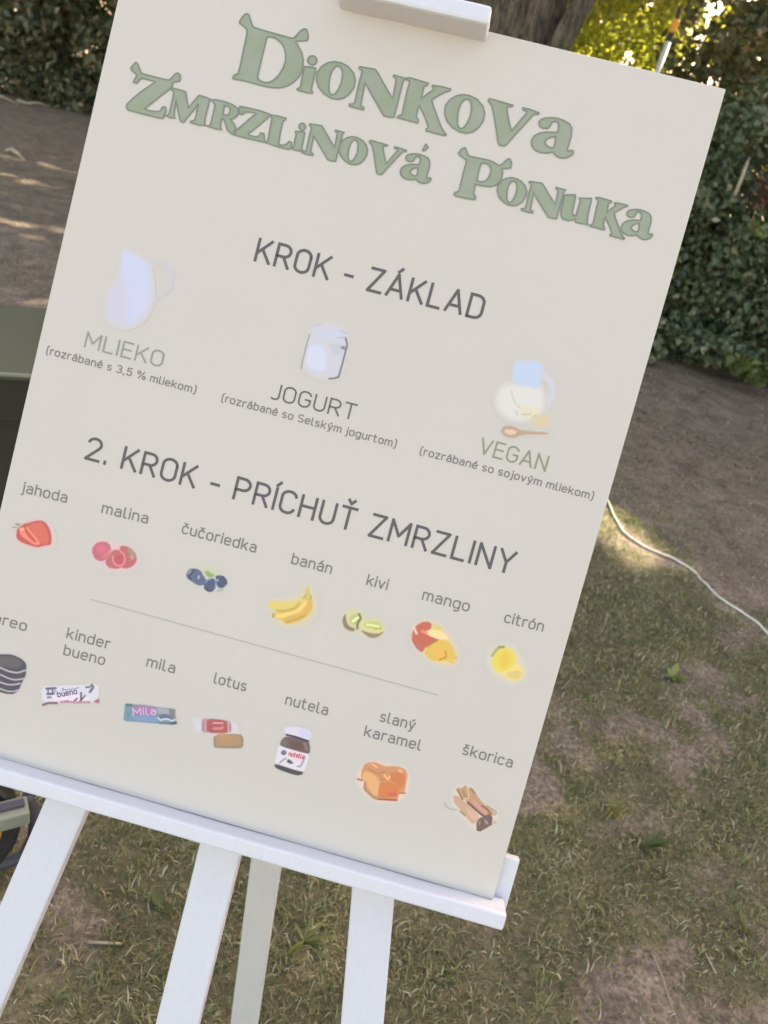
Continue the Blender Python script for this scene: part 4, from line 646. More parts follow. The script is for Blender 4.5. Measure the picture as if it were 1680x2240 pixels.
[0.93],[[571.2,81.7],[577.0,80.5],[575.1,77.5],[571.8,77.6]]],["l",[85,72,66],[1.27,0.59],[[559.1,66.6],[563.1,67.3]]],["l",[100,72,70],[0.93,0.51],[[561.6,76.0],[562.2,72.3]]],["l",[110,85,85],[1.49,0.68],
[[568.2,80.8],[571.8,76.1]]],["l",[170,165,155],[1.02,0.59],[[519.4,84.7],[522.0,81.6],[527.6,79.9],[534.1,81.6]]],["l",[205,200,185],[1.19,0.76],[[559.9,95.6],[568.0,98.4],[574.2,101.0]]],["l",[150,135,120],
[1.7,0.76],[[537.6,80.9],[543.1,77.7]]]],"milk_jug":[["p",[211,212,232],[3.48],[[60.7,543.3],[72.1,540.4],[92.1,536.3],[97.0,526.0],[103.5,504.6],[103.4,490.7],[99.4,478.1],[85.3,467.6],[68.7,466.8],[59.0,477.1],
[56.4,492.7],[60.8,508.8],[67.1,517.3]]],["p",[208,217,248],[4.78],[[62.5,542.6],[72.2,540.0],[91.8,535.7],[97.5,519.2],[102.9,497.6],[94.3,479.2],[84.7,469.8],[74.5,511.1],[66.7,513.8]]],["l",[206,206,220],
[2.61,1.09],[[94.6,535.7],[108.0,539.1],[116.2,533.1],[118.9,522.3],[115.0,511.0],[106.1,504.1]]]],"yoghurt_jar":[["p",[212,214,230],[1.86],[[266.6,515.8],[273.3,520.6],[284.4,523.9],[300.4,520.5],[302.9,514.1],
[306.0,505.5],[306.5,490.0],[306.2,474.2],[294.7,469.6],[278.9,468.7],[267.4,474.4],[266.0,487.4],[265.9,503.1],[266.4,509.1]]],["p",[216,224,250],[2.23],[[268.2,497.4],[282.4,501.0],[289.4,489.5],[289.8,475.8],
[277.3,474.6],[269.9,478.6]]],["p",[206,216,242],[2.23],[[275.4,512.6],[294.1,517.4],[300.6,515.1],[296.0,510.0],[280.5,508.4]]],["p",[200,207,220],[1.49],[[285.8,503.5],[300.3,505.7],[302.3,498.3],[296.4,493.3],
[290.8,499.7]]],["l",[160,162,172],[1.49,0.82],[[266.5,507.1],[265.9,498.4],[266.2,488.2],[266.1,477.6],[267.1,473.1]]],["l",[122,122,135],[1.86,0.82],[[302.0,513.1],[305.6,507.0],[305.5,499.6],[305.5,487.8],
[305.3,477.9],[305.0,474.3]]],["l",[120,122,128],[1.86,0.93],[[305.0,474.3],[302.0,471.9],[296.5,470.1]]],["p",[135,142,150],[1.11],[[299.2,503.8],[304.0,505.4],[305.1,501.4],[300.7,501.4]]],["l",[190,195,205],
[1.3,0.93],[[269.4,517.3],[274.8,519.5]]],["l",[185,178,200],[0.82,0.74],[[294.8,511.5],[301.9,513.3]]],["l",[198,192,205],[1.11,0.74],[[295.7,518.9],[302.9,517.3]]]],"soy_milk_jug_and_spoon":[["p",[228,229,230],
[2.39],[[464.8,508.7],[501.3,516.2],[506.5,506.6],[509.1,495.7],[506.1,486.4],[489.6,477.1],[475.3,477.8],[465.0,484.2],[461.3,495.8]]],["p",[200,218,248],[2.39],[[470.1,533.1],[488.7,538.4],[497.8,536.3],
[498.5,524.5],[499.8,512.8],[489.9,512.3],[473.0,511.9],[470.4,521.2]]],["l",[210,216,236],[4.3,2.86],[[501.1,526.2],[510.1,522.5],[514.3,511.1],[512.2,500.6]]],["p",[232,226,205],[2.86],[[482.7,492.9],
[499.8,494.8],[507.8,492.9],[506.5,485.0],[491.3,480.0]]],["p",[222,208,175],[3.82],[[504.3,487.5],[516.0,490.5],[518.4,482.1],[512.7,475.6],[499.9,476.3]]],["l",[202,205,195],[1.24,1.05],[[474.4,503.7],
[478.2,496.7],[481.9,492.1],[486.4,490.5]]],["l",[208,205,185],[1.67,1.19],[[490.6,484.4],[498.5,486.9]]],["l",[205,200,175],[1.67,1.19],[[500.8,484.0],[504.0,486.9]]],["l",[210,214,200],[2.15,1.43],[[483.7,485.6],
[486.1,482.7]]],["p",[194,170,152],[0.95],[[474.2,463.4],[475.9,468.4],[481.3,470.8],[487.3,470.9],[491.7,469.6],[499.1,470.0],[519.2,473.8],[520.3,471.6],[500.1,466.7],[493.4,463.4],[489.4,459.8],[483.6,458.8],
[478.2,459.9]]],["p",[236,206,186],[1.19],[[477.6,465.8],[485.1,467.8],[489.9,467.1],[489.3,463.9],[483.7,461.9],[479.0,462.7]]]]}]
ART, TX, RULE, ICONS = ART_DATA
STY = {0: (24.6, .118, .13, .40, M['ink0'], 'heading'), 1: (16.8, .105, .12, .36, M['ink_grey'], 'subheading'), 2: (8.4, .135, .10, .34, M['ink2'], 'small_print'), 4: (11.9, .125, .11, .36, M['ink4'], 'caption')}
STY[3] = STY[1]; STY[6] = (6.6, .17, .08, .3, M['ink_violet'], 'packet_lettering'); STY[7] = (8.6, .15, .10, .3, M['ink_pink'], 'packet_lettering'); STY[8] = (5.4, .17, .07, .3, M['ink_rose'], 'packet_lettering')
for s, c, x0, y0, x1, y1 in TX:
    cap, wt, gap, space, mt, nm = STY[c]
    if s == 'MLIEKO': mt = M['ink_sage']
    if s == 'VEGAN': mt = M['ink_olive']
    text(s, x0, y0, x1, y1, cap, wt, gap, space, mt, nm)
v, f = ribbon(RULE, 1.1); flat('divider_line', [(v, f)], M['rule'])
# title: each letter a green shape with a grey edge
words = {0: [], 1: [], 2: []}; edges = {0: [], 1: [], 2: []}
for k, (w, cs) in enumerate(ART):
    lay = (k % 12) * 1.2
    flatc = [p for c in cs for p in c]
    tris = tessellate_polygon([[Vector((p[0], p[1], 0)) for p in c] for c in cs])
    pts = [np.array(p) for p in flatc]; tf = []
    for t in tris:
        a, b, c = (pts[i] for i in t); cr = (b[0] - a[0]) * (c[1] - a[1]) - (b[1] - a[1]) * (c[0] - a[0])
        tf.append(tuple(t) if cr > 0 else tuple(reversed(t)))
    words[w].append(([(p[0], p[1], lay) for p in flatc], tf))
    for q, c in enumerate(cs):
        v, f = ribbon(c, 1.35, 15 + (k % 12) * 0.8 + q * 0.3, closed=True); edges[w].append((v, f))
for w in (0, 1, 2):
    o = flat('title_word', words[w], M['green_ink']); flat('letter_outline', edges[w], M['outline_ink'], o)

def sdist(P, poly):
    """signed distance of points to a polygon, negative inside"""
    poly = np.array(poly, float); d = np.full(len(P), 1e9); ins = np.zeros(len(P), bool); n = len(poly)
    for i in range(n):
        a = poly[i]; b = poly[(i + 1) % n]; e = b - a; w = P - a; t = np.clip((w @ e) / (e @ e + 1e-12), 0, 1)
        d = np.minimum(d, np.linalg.norm(w - e * t[:, None], axis=1))
        c = ((a[1] <= P[:, 1]) & (P[:, 1] < b[1])) | ((b[1] <= P[:, 1]) & (P[:, 1] < a[1]))
        xx = a[0] + (P[:, 1] - a[1]) / (b[1] - a[1] + 1e-12) * e[0]; ins ^= c & (P[:, 0] < xx)
    return np.where(ins, -d, d)
def ldist(P, pts):
    pts = np.array(pts, float); d = np.full(len(P), 1e9)
    for i in range(len(pts) - 1):
        a = pts[i]; e = pts[i + 1] - a; w = P - a; t = np.clip((w @ e) / (e @ e + 1e-12), 0, 1)
        d = np.minimum(d, np.linalg.norm(w - e * t[:, None], axis=1))
    return d
def chaikin(p, closed, it):
    p = np.array(p, float)
    for _ in range(it):
        if len(p) < 3: break
        a = p if closed else p[:-1]; b = np.roll(p, -1, 0) if closed else p[1:]
        q = np.stack([a * .8 + b * .2, a * .2 + b * .8], 1).reshape(-1, 2)
        p = q if closed else np.vstack([p[:1], q, p[-1:]])
    return p
HARD = ('sandwich_biscuits', 'chocolate_bar_wrapper', 'wafer_bar_wrapper', 'spread_jar', 'milk_jug')
PIC = {'strawberry': 'red strawberry cut in half', 'raspberries': 'three pink raspberries', 'blueberries': 'cluster of dark blueberries', 'bananas': 'two yellow bananas', 'kiwi_halves': 'two green kiwi halves',
 'mango': 'red and yellow mango with a cut cheek', 'lemons': 'yellow lemon with a half lemon', 'sandwich_biscuits': 'stack of black sandwich biscuits with white filling', 'chocolate_bar_wrapper': 'white and red chocolate bar wrapper',
 'wafer_bar_wrapper': 'blue and violet wafer bar wrapper', 'wrapped_biscuit': 'red wrapped biscuit with a bare brown biscuit', 'spread_jar': 'jar of brown spread with white lid', 'caramel_cubes': 'pile of orange caramel cubes',
 'cinnamon_sticks': 'bundle of tied cinnamon sticks', 'milk_jug': 'pale glass milk jug', 'yoghurt_jar': 'glass jar of white yoghurt', 'soy_milk_jug_and_spoon': 'glass jug of pale milk above a wooden spoon'}
ref = np.array(srgb(203, 202, 199)); ref_hi = np.array(srgb(212, 211, 209)); BR = np.array(BOARD_RGB)
for name, shapes in ICONS.items():
    allp = np.array([p for s in shapes for p in s[3]]); lo = allp.min(0) - 5; hi = allp.max(0) + 5; lo[0] = max(lo[0], 0.5)
    st = 0.45; xs = np.arange(lo[0], hi[0], st); ys = np.arange(lo[1], hi[1], st); XX, YY = np.meshgrid(xs, ys); P = np.column_stack([XX.ravel(), YY.ravel()])
    col = np.tile(BR, (len(P), 1)); cov = np.zeros(len(P)); rf = ref_hi if name in ('milk_jug', 'yoghurt_jar', 'soy_milk_jug_and_spoon') else ref
    for q_, (kind, c, wd, pts) in enumerate(shapes):
        pts = chaikin(pts, kind == 'p', 1 if ('wrap' in name or name == 'spread_jar') else 2)
        if q_ == 0 and name not in HARD: wd = [wd[0] * 1.9]
        tgt = np.minimum(np.array(srgb(*c)) / rf * BR, 0.92)
        if kind == 'p': s_ = max(wd[0], 0.5); d = sdist(P, pts); a = np.clip(0.5 - d / (2 * s_), 0, 1)
        else: s_ = max(wd[1], 0.4); d = ldist(P, pts) - wd[0] / 2; a = np.clip(0.5 - d / (2 * s_), 0, 1)
        a = a * a * (3 - 2 * a); col = col * (1 - a[:, None]) + tgt * a[:, None]; cov = np.maximum(cov, a)
    nx_, ny_ = len(xs), len(ys); i, j = np.meshgrid(np.arange(nx_ - 1), np.arange(ny_ - 1)); a = (j * nx_ + i).ravel()
    F = np.stack([a, a + 1, a + nx_ + 1, a + nx_], 1); F = F[cov[F].max(1) > 0.015]
    used = np.unique(F); rm = np.full(len(P), -1); rm[used] = np.arange(len(used)); F = rm[F]; P = P[used]; col = col[used]
    V = bp(0, 0, 0.00003) + (P[:, :1] / 1000) * BU + (P[:, 1:] / 1000) * BV
    o = mesh('printed_' + name, V, F, M['art'], board, col=np.column_stack([col, np.ones(len(col))]), base=BB); o['label'] = 'printed picture of ' + PIC[name]

# ------------------------------------------------------------------ cable on the ground
pts = [(0.40, 4.6), (0.62, 4.1), (0.86, 3.6), (0.957, 3.25), (0.994, 2.936), (1.021, 2.744), (1.051, 2.65), (1.117, 2.576), (1.187, 2.548), (1.257, 2.527), (1.315, 2.452), (1.343, 2.38), (1.374, 2.3), (1.409, 2.25), (1.466, 2.205), (1.52, 2.157), (1.541, 2.1), (1.623, 1.914), (1.75, 1.75), (1.95, 1.62), (2.3, 1.55), (2.9, 1.62)]
def catmull(p, k=7):
    p = [np.array(q, float) for q in p]; out = []
    for i in range(len(p) - 1):
        a, b, c, d = p[max(i - 1, 0)], p[i], p[i + 1], p[min(i + 2, len(p) - 1)]
        for t in np.arange(k) / k: out.append(0.5 * (2 * b + (c - a) * t + (2 * a - 5 * b + 4 * c - d) * t * t + (3 * b - a - 3 * c + d) * t ** 3))
    out.append(p[-1]); return out
cp = catmull(pts); cp = [(p[0], p[1], float(relief(np.array(p[0]), np.array(p[1]))) + 0.0065) for p in cp]
V, F = tube_vf(cp, 0.0046, 8); cb = mesh('cable', V, F, M['cable'], smooth=True, base=cp[0]); cb.location = cp[0]
tag(cb, 'cream electric cable snaking over the grass to the right edge', 'cable')

# ------------------------------------------------------------------ single plants in the lawn
def gz(x, y): return float(relief(np.array(float(x)), np.array(float(y))))
def rosette(x, y, n, L, W, mat, label, up=0.35, cat='weed', name='weed', curl=0.5, seed=0, tn=(0.2, 0.9)):
    r = random.Random(seed); z = gz(x, y); root = empty(name, (x, y, z), label, cat)
    for k in range(n):
        a = r.uniform(0, 6.28); l = L * r.uniform(.45, 1.2); w = W * r.uniform(.8, 1.2); e = up * r.uniform(.5, 1.5)
        V = []; F = []; K = 6
        for i in range(K + 1):
            t = i / K; h = l * (e * t - curl * 0.55 * t * t) + 0.004; d = l * t; ww = w * math.sin(math.pi * min(1, (t * 0.92 + 0.08))) ** 0.8 * (0.35 if t < 0.12 else 1) + 0.0006
            ux, uy = math.cos(a), math.sin(a); c = Vector((x + ux * d, y + uy * d, z + max(h, 0.002)))
            s = Vector((-uy, ux, 0)) * ww / 2
            V += [c + s + Vector((0, 0, ww * .18)), c, c - s + Vector((0, 0, ww * .18))]
        for i in range(K):
            for q in (0, 1): b = i * 3 + q; F.append((b, b + 3, b + 4, b + 1))
        mesh('leaf', V, F, mat, root, smooth=True, tint=np.full(len(V), r.uniform(*tn)), base=(x, y, z))
    return root
rosette(0.885, 0.90, 9, 0.062, 0.013, M['leaf_fresh'], 'long leaved dark green plantain to the right of the easel', 0.75, 'plantain', 'plantain', 0.6, 1, (0, .4))
rosette(1.085, 1.655, 8, 0.05, 0.018, M['leaf_fresh'], 'small bright green weed in the middle of the right lawn', 0.6, 'weed', 'weed', 0.4, 2, (.5, 1))
rosette(0.125, 0.41, 11, 0.055, 0.0065, M['leaf_fresh'], 'star shaped grass rosette between rear leg and right leg', 0.55, 'grass rosette', 'grass_rosette', 0.5, 3, (0, .6))
rosette(-0.165, 0.40, 4, 0.028, 0.021, M['leaf_fresh'], 'round leaved little weed between the left and middle legs', 0.4, 'weed', 'weed', 0.3, 4, (0, .5))
rosette(1.10, 0.75, 7, 0.04, 0.008, M['leaf_fresh'], 'low green weed near the lower right corner', 0.6, 'weed', 'weed', 0.5, 6, (.2, .6))
# yellowish straw tuft
x, y = 0.815, 0.985; z = gz(x, y); root = empty('grass_tuft', (x, y, z), 'yellow straw coloured grass tuft lit on bare soil', 'grass tuft')
n = 46; P = np.column_stack([rng.normal(x, .005, n), rng.normal(y, .005, n), np.full(n, z)])
blades_mesh('blades', P, rng.uniform(0.025, 0.055, n), rng.uniform(0.0010, 0.0018, n), M['straw'], root, tint=rng.random(n), base=(x, y, z), lean=1.1)
# dry stick
def stick(pts, r, mat, label, name='dry_stick'):
    pts = [(a, b, gz(a, b) + r + .002 + c) for a, b, c in pts]; V, F = tube_vf(pts, [r, r * .9, r * .8, r * .5][:len(pts)] if len(pts) <= 4 else r, 6)
    o = mesh(name, V, F, mat, smooth=True, base=pts[0]); o.location = pts[0]; return tag(o, label, 'stick')
stick([(0.855, 0.60, 0), (0.868, 0.55, .004), (0.880, 0.50, .002), (0.892, 0.455, 0)], 0.0013, M['twig_pale'], 'thin pale dry stalk lying near the bottom edge')
stick([(0.985, 0.645, 0), (0.992, 0.625, .001), (0.998, 0.600, 0)], 0.0022, M['twig_pale'], 'short whitish bit of stick at the lower right')
stick([(-0.265, 0.300, 0), (-0.235, 0.305, .002), (-0.205, 0.312, 0)], 0.0032, M['twig_pale'], 'short grey green stalk beside the left easel leg')

# ------------------------------------------------------------------ things at the left edge
def ring(center, axis, prof, n=40):
    """solid of revolution: prof = [(r, h)] about axis"""
    c = Vector(center); ax_ = Vector(axis).normalized(); a = ax_.orthogonal().normalized(); b = ax_.cross(a); V = []; F = []
    for r, h in prof:
        for k in range(n): t = 2 * math.pi * k / n; V.append(c + ax_ * h + (a * math.cos(t) + b * math.sin(t)) * r)
    for i in range(len(prof) - 1):
        for k in range(n): p = i * n + k; q = i * n + (k + 1) % n; F.append((p, q, q + n, p + n))
    F.append(tuple(range(n - 1, -1, -1))); F.append(tuple(range((len(prof) - 1) * n, len(prof) * n)))
    return V, F
cx_, cy_ = -1.30, 1.30; ca_ = math.radians(31); ux = np.array([math.cos(ca_), math.sin(ca_), 0]); uy = np.array([-math.sin(ca_), math.cos(ca_), 0]); uz = np.array([0, 0, 1.0])
CB = (cx_, cy_, 0.0); cart = empty('serving_cart', CB, 'dark olive serving cart with grey green top at the left edge', 'cart')
cc = np.array([-0.93, 1.16, 0]) - ux * 0.30 + uy * 0.26
V, F = box_vf(cc + uz * 0.425, (ux, uy, uz), (0.44, 0.25, 0.245)); bevel(mesh('body', V, F, M['cart'], cart, base=CB), 0.006)
V, F = box_vf(cc + uz * 0.684, (ux, uy, uz), (0.46, 0.262, 0.0125)); bevel(mesh('top', V, F, M['cart_top'], cart, base=CB), 0.004)
V, F = box_vf(cc - uy * 0.2650 + uz * 0.6875, (ux, uy, uz), (0.46, 0.003, 0.005)); bevel(mesh('edge_trim', V, F, M['cart_trim'], cart, base=CB), 0.002)
V, F = box_vf(cc - uy * 0.2515 + uz * 0.55, (ux, uy, uz), (0.43, 0.003, 0.004)); mesh('panel_rib', V, F, M['cart'], cart, base=CB)
for sx in (-.34, .34):
    for sy in (-.17, .17):
        c = cc + ux * sx + uy * sy + uz * 0.09
        V, F = ring(c, uy, [(0.05, -.018), (0.084, -.018), (0.09, -.012), (0.09, .012), (0.084, .018), (0.05, .018)]); w_ = mesh('wheel', V, F, M['black'], cart, smooth=False, base=CB)
        V, F = ring(c, uy, [(0.03, -.021), (0.045, -.0205), (0.045, .0205), (0.03, .021)], 24); mesh('hub', V, F, M['grey'], w_, base=CB)
# drum with a yellow core and its socket box
rc = np.array([-0.547, 0.334, 0.158]); axd = np.array([0.117, -0.543, 1.491]) - rc; axd[2] *= 0.25; axd /= np.linalg.norm(axd); RB = (rc[0], rc[1], 0.0)
reel = empty('cable_reel', RB, 'black cable reel with yellow core behind the left easel leg', 'cable reel')
V, F = ring(rc, axd, [(0.02, .03), (0.100, .03), (0.107, .024), (0.107, -.04), (0.100, -.046), (0.02, -.046)], 48); mesh('drum', V, F, M['black'], reel, base=RB)
V, F = ring(rc, axd, [(0.02, .036), (0.070, .036), (0.075, .0315), (0.075, .025)], 48); mesh('core', V, F, M['yellow'], reel, base=RB)
rx_ = np.cross(uz, axd); rx_ /= np.linalg.norm(rx_)
pp = [rc + rx_ * a + axd * 0.0 + uz * b for a, b in ((0.120, 0.04), (0.132, 0.0), (0.134, -0.05), (0.125, -0.10), (0.10, -0.132), (0.03, -0.136), (-0.09, -0.136))]
V, F = tube_vf([tuple(p) for p in catmull(pp, 4)], 0.011, 8); mesh('stand', V, F, M['grey'], reel, smooth=True, base=RB)
bc = np.array([-0.458, 0.347, 0.213]); sa = math.radians(38); bx = np.array([math.cos(sa), math.sin(sa), .02]); by = np.array([-math.sin(sa), math.cos(sa), 0]); bz = np.cross(bx, by)
SB = tuple(bc); sb = empty('socket_box', SB, 'pale grey green plastic box beside the black cable reel', 'box')
V, F = box_vf(bc, (bx, by, bz), (0.040, 0.021, 0.017)); bevel(mesh('body', V, F, M['box'], sb, base=SB), 0.004)
V, F = box_vf(bc + by * 0.002 + bz * 0.0205, (bx, by, bz), (0.034, 0.008, 0.004)); bevel(mesh('lid', V, F, M['grey'], sb, base=SB), 0.002)
V, F = box_vf(bc - bz * 0.019 + by * 0.004, (bx, by, bz), (0.022, 0.010, 0.004)); mesh('clip', V, F, M['black'], sb, base=SB)

# ------------------------------------------------------------------ shrubs and hedges
def shrub(name, label, cat, clumps, leaf, mat, per, base, group=None, stems=7, dirspread=1.0, stem_mat='twig', tbias=0.0, kind=None):
    """clumps: list of (x, y, z, radius); leaves fill and fringe every clump"""
    root = empty(name, base, label, cat, group); Ps = []; Ns = []; Ts = []
    for (x, y, z, r) in clumps:
        n = int(per * (r / 0.3) ** 2); d = rng.normal(size=(n, 3)); d /= np.linalg.norm(d, axis=1, keepdims=True)
        rad = r * (0.55 + 0.5 * rng.random(n) ** 0.6); P = np.array([x, y, z]) + d * rad[:, None] * np.array([1, 1, .8])
        Ps.append(P); Ns.append(d * 0.7 + rng.normal(size=(n, 3)) * 0.65 + [0, -0.1, 0.45]); Ts.append(np.clip(rng.normal(0.42 + tbias, 0.17, n) + rng.normal(0, 0.10) + (rng.random(n) < 0.02) * 0.5, 0, 1))
    P = np.concatenate(Ps); N = np.concatenate(Ns); T = np.concatenate(Ts); k = P[:, 2] > 0.015; P, N, T = P[k], N[k], T[k]; n = len(P)
    L = rng.uniform(0.55, 1.5, n) * leaf[0]; W = L * leaf[1] * rng.uniform(.8, 1.2, n)
    leaf_mesh('foliage', P, N, L, W, mat, root, T, base)
    parts = []
    for q in range(stems):
        c = clumps[(q * 5) % len(clumps)]; sx = base[0] + random.uniform(-.35, .35) * (1 if len(clumps) < 12 else 3); sy = base[1] + random.uniform(-.12, .12)
        mid = ((sx + c[0]) / 2 + random.uniform(-.12, .12), (sy + c[1]) / 2, c[2] * .5); parts.append(tube_vf([(sx, sy, -.03), mid, (c[0], c[1], c[2])], [0.017, 0.012, 0.005], 5))
    if parts: V, F = join(parts); mesh('stems', V, F, M[stem_mat], root, base=base)
    return root
def mass(x0, x1, y0f, depth, h0, h1, step, r, seed):
    """clump centres of a hedge face that follows the line y0f(x)"""
    R_ = random.Random(seed); out = []
    x = x0
    while x < x1:
        z = r * 0.7
        hh = R_.uniform(h0, h1)
        while z < hh:
            out.append((x + R_.uniform(-.5, .5) * step, y0f(x) + R_.uniform(0, depth) + 0.10 * z * R_.random(), z + R_.uniform(-.3, .3) * step, r * R_.uniform(.65, 1.25)))
            if depth > .5: out.append((x + R_.uniform(-.5, .5) * step, y0f(x) + R_.uniform(.4, 1) * depth, z + R_.uniform(-.3, .3) * step, r * R_.uniform(.8, 1.3)))
            z += step * R_.uniform(.7, 1.1)
        x += step * R_.uniform(.7, 1.1)
    return out
line_ = lambda x: 5.95 + 0.17 * (x - 1.6) + 0.10 * math.sin(x * 3.3)
c1 = mass(1.45, 9.5, lambda x: line_(x) + 0.22, 0.75, 1.9, 2.7, 0.30, 0.27, 1)  # unseen stretch past the frame added to screen low sky glow
# a gap in the hedge where the pale reddish leaves behind show through
c1 = [c for c in c1 if not (math.hypot(c[0] - 2.24, (c[2] - 1.46) * 1.1) < 0.36)]
shrub('hedge_shrub', 'dense dark green hedge shrub right of the sign board', 'shrub', c1, (0.062, 0.62), M['leaf_mid'], 330, (2.4, 6.6, 0), stems=14)
cl = [(1.62 + .19 * k + random.uniform(-.05, .05), 5.98 + .04 * k + random.uniform(-.06, .10), random.uniform(.08, .26), random.uniform(.10, .17)) for k in range(12)]
shrub('ivy', 'low dark ivy spilling along the foot of the right hedge', 'ivy', cl, (0.058, 0.8), M['leaf_mid'], 700, (2.3, 6.0, 0), stems=0)
shrub('sapling', 'bright green broad leaved shoots at the hedge foot near right edge', 'sapling', [(2.18, 5.74, .25, .07), (2.30, 5.72, .22, .10), (2.42, 5.76, .18, .08), (2.52, 5.72, .24, .09), (2.60, 5.80, .17, .08)], (0.085, 0.75), M['leaf_fresh'], 360, (2.35, 5.78, 0), stems=0, tbias=.1)
shrub('sprout', 'single light green leaf sprig in the middle of the dark hedge', 'sprig', [(2.02, 5.99, 1.185, .045), (2.08, 5.98, 1.17, .04)], (0.075, 0.6), M['leaf_fresh'], 420, (2.05, 6.15, 1.1), stems=0, tbias=.3)
c6 = mass(-3.0, 7.0, lambda t: 0.0, 0.6, 2.4, 3.2, 0.6, 0.45, 9)  # added out of view to keep low sky glow off the easel legs
c6 = [(7.4 + y, x, z, r) for x, y, z, r in c6]
shrub('boundary_hedge', 'unseen dark side hedge added right of the frame to block sky glow', 'hedge', c6, (0.12, 0.55), M['leaf_dark'], 95, (7.6, 2.0, 0), stems=8)
c2 = mass(-0.3, 1.95, lambda x: 10.3, 0.8, 3.0, 3.6, 0.34, 0.30, 2)
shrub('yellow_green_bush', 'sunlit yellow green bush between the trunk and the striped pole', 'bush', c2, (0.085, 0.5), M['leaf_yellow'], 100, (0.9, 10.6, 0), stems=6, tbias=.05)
c3 = mass(1.5, 5.2, lambda x: 8.6 + 0.1 * x, 1.0, 2.3, 3.2, 0.42, 0.34, 3)
shrub('tall_shrub', 'loose dark shrub with bright gaps behind the striped pole', 'shrub', c3, (0.085, 0.55), M['leaf_dark'], 135, (3.0, 9.4, 0), stems=10)
shrub('red_leaved_shrub', 'patch of reddish leaves in the gap of the right hedge', 'shrub', [(2.14, 6.75, 1.41, .07), (2.22, 6.75, 1.45, .11), (2.20, 6.78, 1.34, .09), (2.34, 6.8, 1.42, .14), (2.36, 6.8, 1.62, .10)], (0.045, 0.6), M['leaf_red'], 900, (2.25, 7.1, 0.0), stems=0)
V, F = tube_vf([(1.690, 5.609, 1.357), (1.697, 5.639, 1.441), (1.704, 5.678, 1.566), (1.711, 5.697, 1.606)], [0.012, 0.013, 0.011, 0.008], 7)
b0 = (1.690, 5.609, 1.357); st_ = mesh('broken_branch', V, F, M['twig_pale'], smooth=True, base=b0); st_.location = b0
tag(st_, 'pale barkless branch stub sticking out of the right hedge', 'branch')
c4 = mass(-12.5, -3.2, lambda x: 13.4 + 0.25 * (x + 7.4), 1.2, 2.6, 3.8, 0.62, 0.55, 4)
shrub('boundary_hedge', 'long dark hedge behind the earth path at the left', 'hedge', c4, (0.13, 0.55), M['leaf_dark'], 95, (-7.4, 14.2, 0), stems=24)
c4b = mass(-3.4, 0.4, lambda x: 12.9, 1.0, 2.8, 3.6, 0.62, 0.5, 14)
shrub('boundary_hedge', 'dark hedge stretch behind the big tree trunk', 'hedge', c4b, (0.12, 0.55), M['leaf_dark'], 95, (-1.5, 13.5, 0), stems=8)
R5 = random.Random(5)
for k, (x, y, h, w, lab) in enumerate([(-16, 24, 9, 4, 'tall far tree behind the left end of the long hedge'), (-8, 26, 10, 4.2, 'rounded far tree beyond the hedge left of the sign'), (0.5, 25, 9, 4, 'far tree rising beyond the yellow green bush'), (8.5, 24, 10, 4.2, 'far tree beyond the right hedge'), (15, 20, 8, 4, 'outer far tree at the right beyond the hedge')]):
    cl = []
    for q in range(46):
        a = R5.uniform(0, 6.28); rr = w * math.sqrt(R5.random()) * .85; z = 1.0 + (h - 1.0) * R5.random(); s = math.sqrt(max(0.1, 1 - ((z - h * .5) / (h * .55)) ** 2)); cl.append((x + rr * math.cos(a) * s, y + rr * math.sin(a) * s, z, R5.uniform(.8, 1.3)))
    t_ = shrub('background_tree', lab, 'tree', cl, (0.34, 0.6), M['leaf_dark'], 38, (x, y, 0), group='trees beyond the hedges', stems=0, tbias=.15)
    V, F = tube_vf([(x, y, -.1), (x + .1, y, h * .35), (x - .1, y, h * .7)], [.28, .2, .08], 8); mesh('trunk', V, F, M['bark'], t_, base=(x, y, 0))
# dead twigs and pale stumps in front of the left hedge
for k, (x, y, L, lab) in enumerate([(-7.75, 12.9, .5, 'pale fallen branch in front of the left hedge'), (-8.2, 12.55, .9, 'long bleached branch lying before the left hedge'), (-5.05, 7.95, 0.5, 'thin bleached branch on the path by the left edge')]):
    a = 0.35 - .5 * k; z = gz(x, y) + .03; pts = [(x + math.cos(a) * L * t, y + math.sin(a) * L * t, z + .03 * math.sin(t * 6 + k)) for t in (-.5, -.2, .15, .5)]
    V, F = tube_vf(pts, [.022, .026, .018, .008], 7); o = mesh('fallen_branch', V, F, M['twig_pale'], smooth=True, base=pts[0]); o.location = pts[0]; tag(o, lab, 'branch')

# ------------------------------------------------------------------ striped pole
pb_ = np.array([1.011, 6.400, 2.165]); px_, py_ = pb_[0], pb_[1]; PB = (px_, py_, 0)
pole = empty('marker_pole', PB, 'thin white pole with black and amber bands before the bush', 'pole')
sl_ = np.array([-0.022, 0.0, 0.0])
def pp_(z): return (px_ + 0.028 * (z - 2.15) - 0.0, py_, z)
V, F = tube_vf([pp_(-.05), pp_(1.0), pp_(2.225)], 0.021, 14); mesh('shaft', V, F, M['white'], pole, smooth=True, base=PB)
V, F = tube_vf([pp_(2.225), pp_(2.278)], 0.0235, 14); mesh('black_band', V, F, M['black'], pole, smooth=False, base=PB)
V, F = tube_vf([pp_(2.278), pp_(2.288), pp_(2.356), pp_(2.366)], [0.025, 0.030, 0.030, 0.025], 14); mesh('amber_band', V, F, M['amber'], pole, smooth=False, base=PB)
V, F = tube_vf([pp_(2.366), pp_(2.46)], [0.016, 0.010], 14); mesh('cap', V, F, M['black'], pole, base=PB)

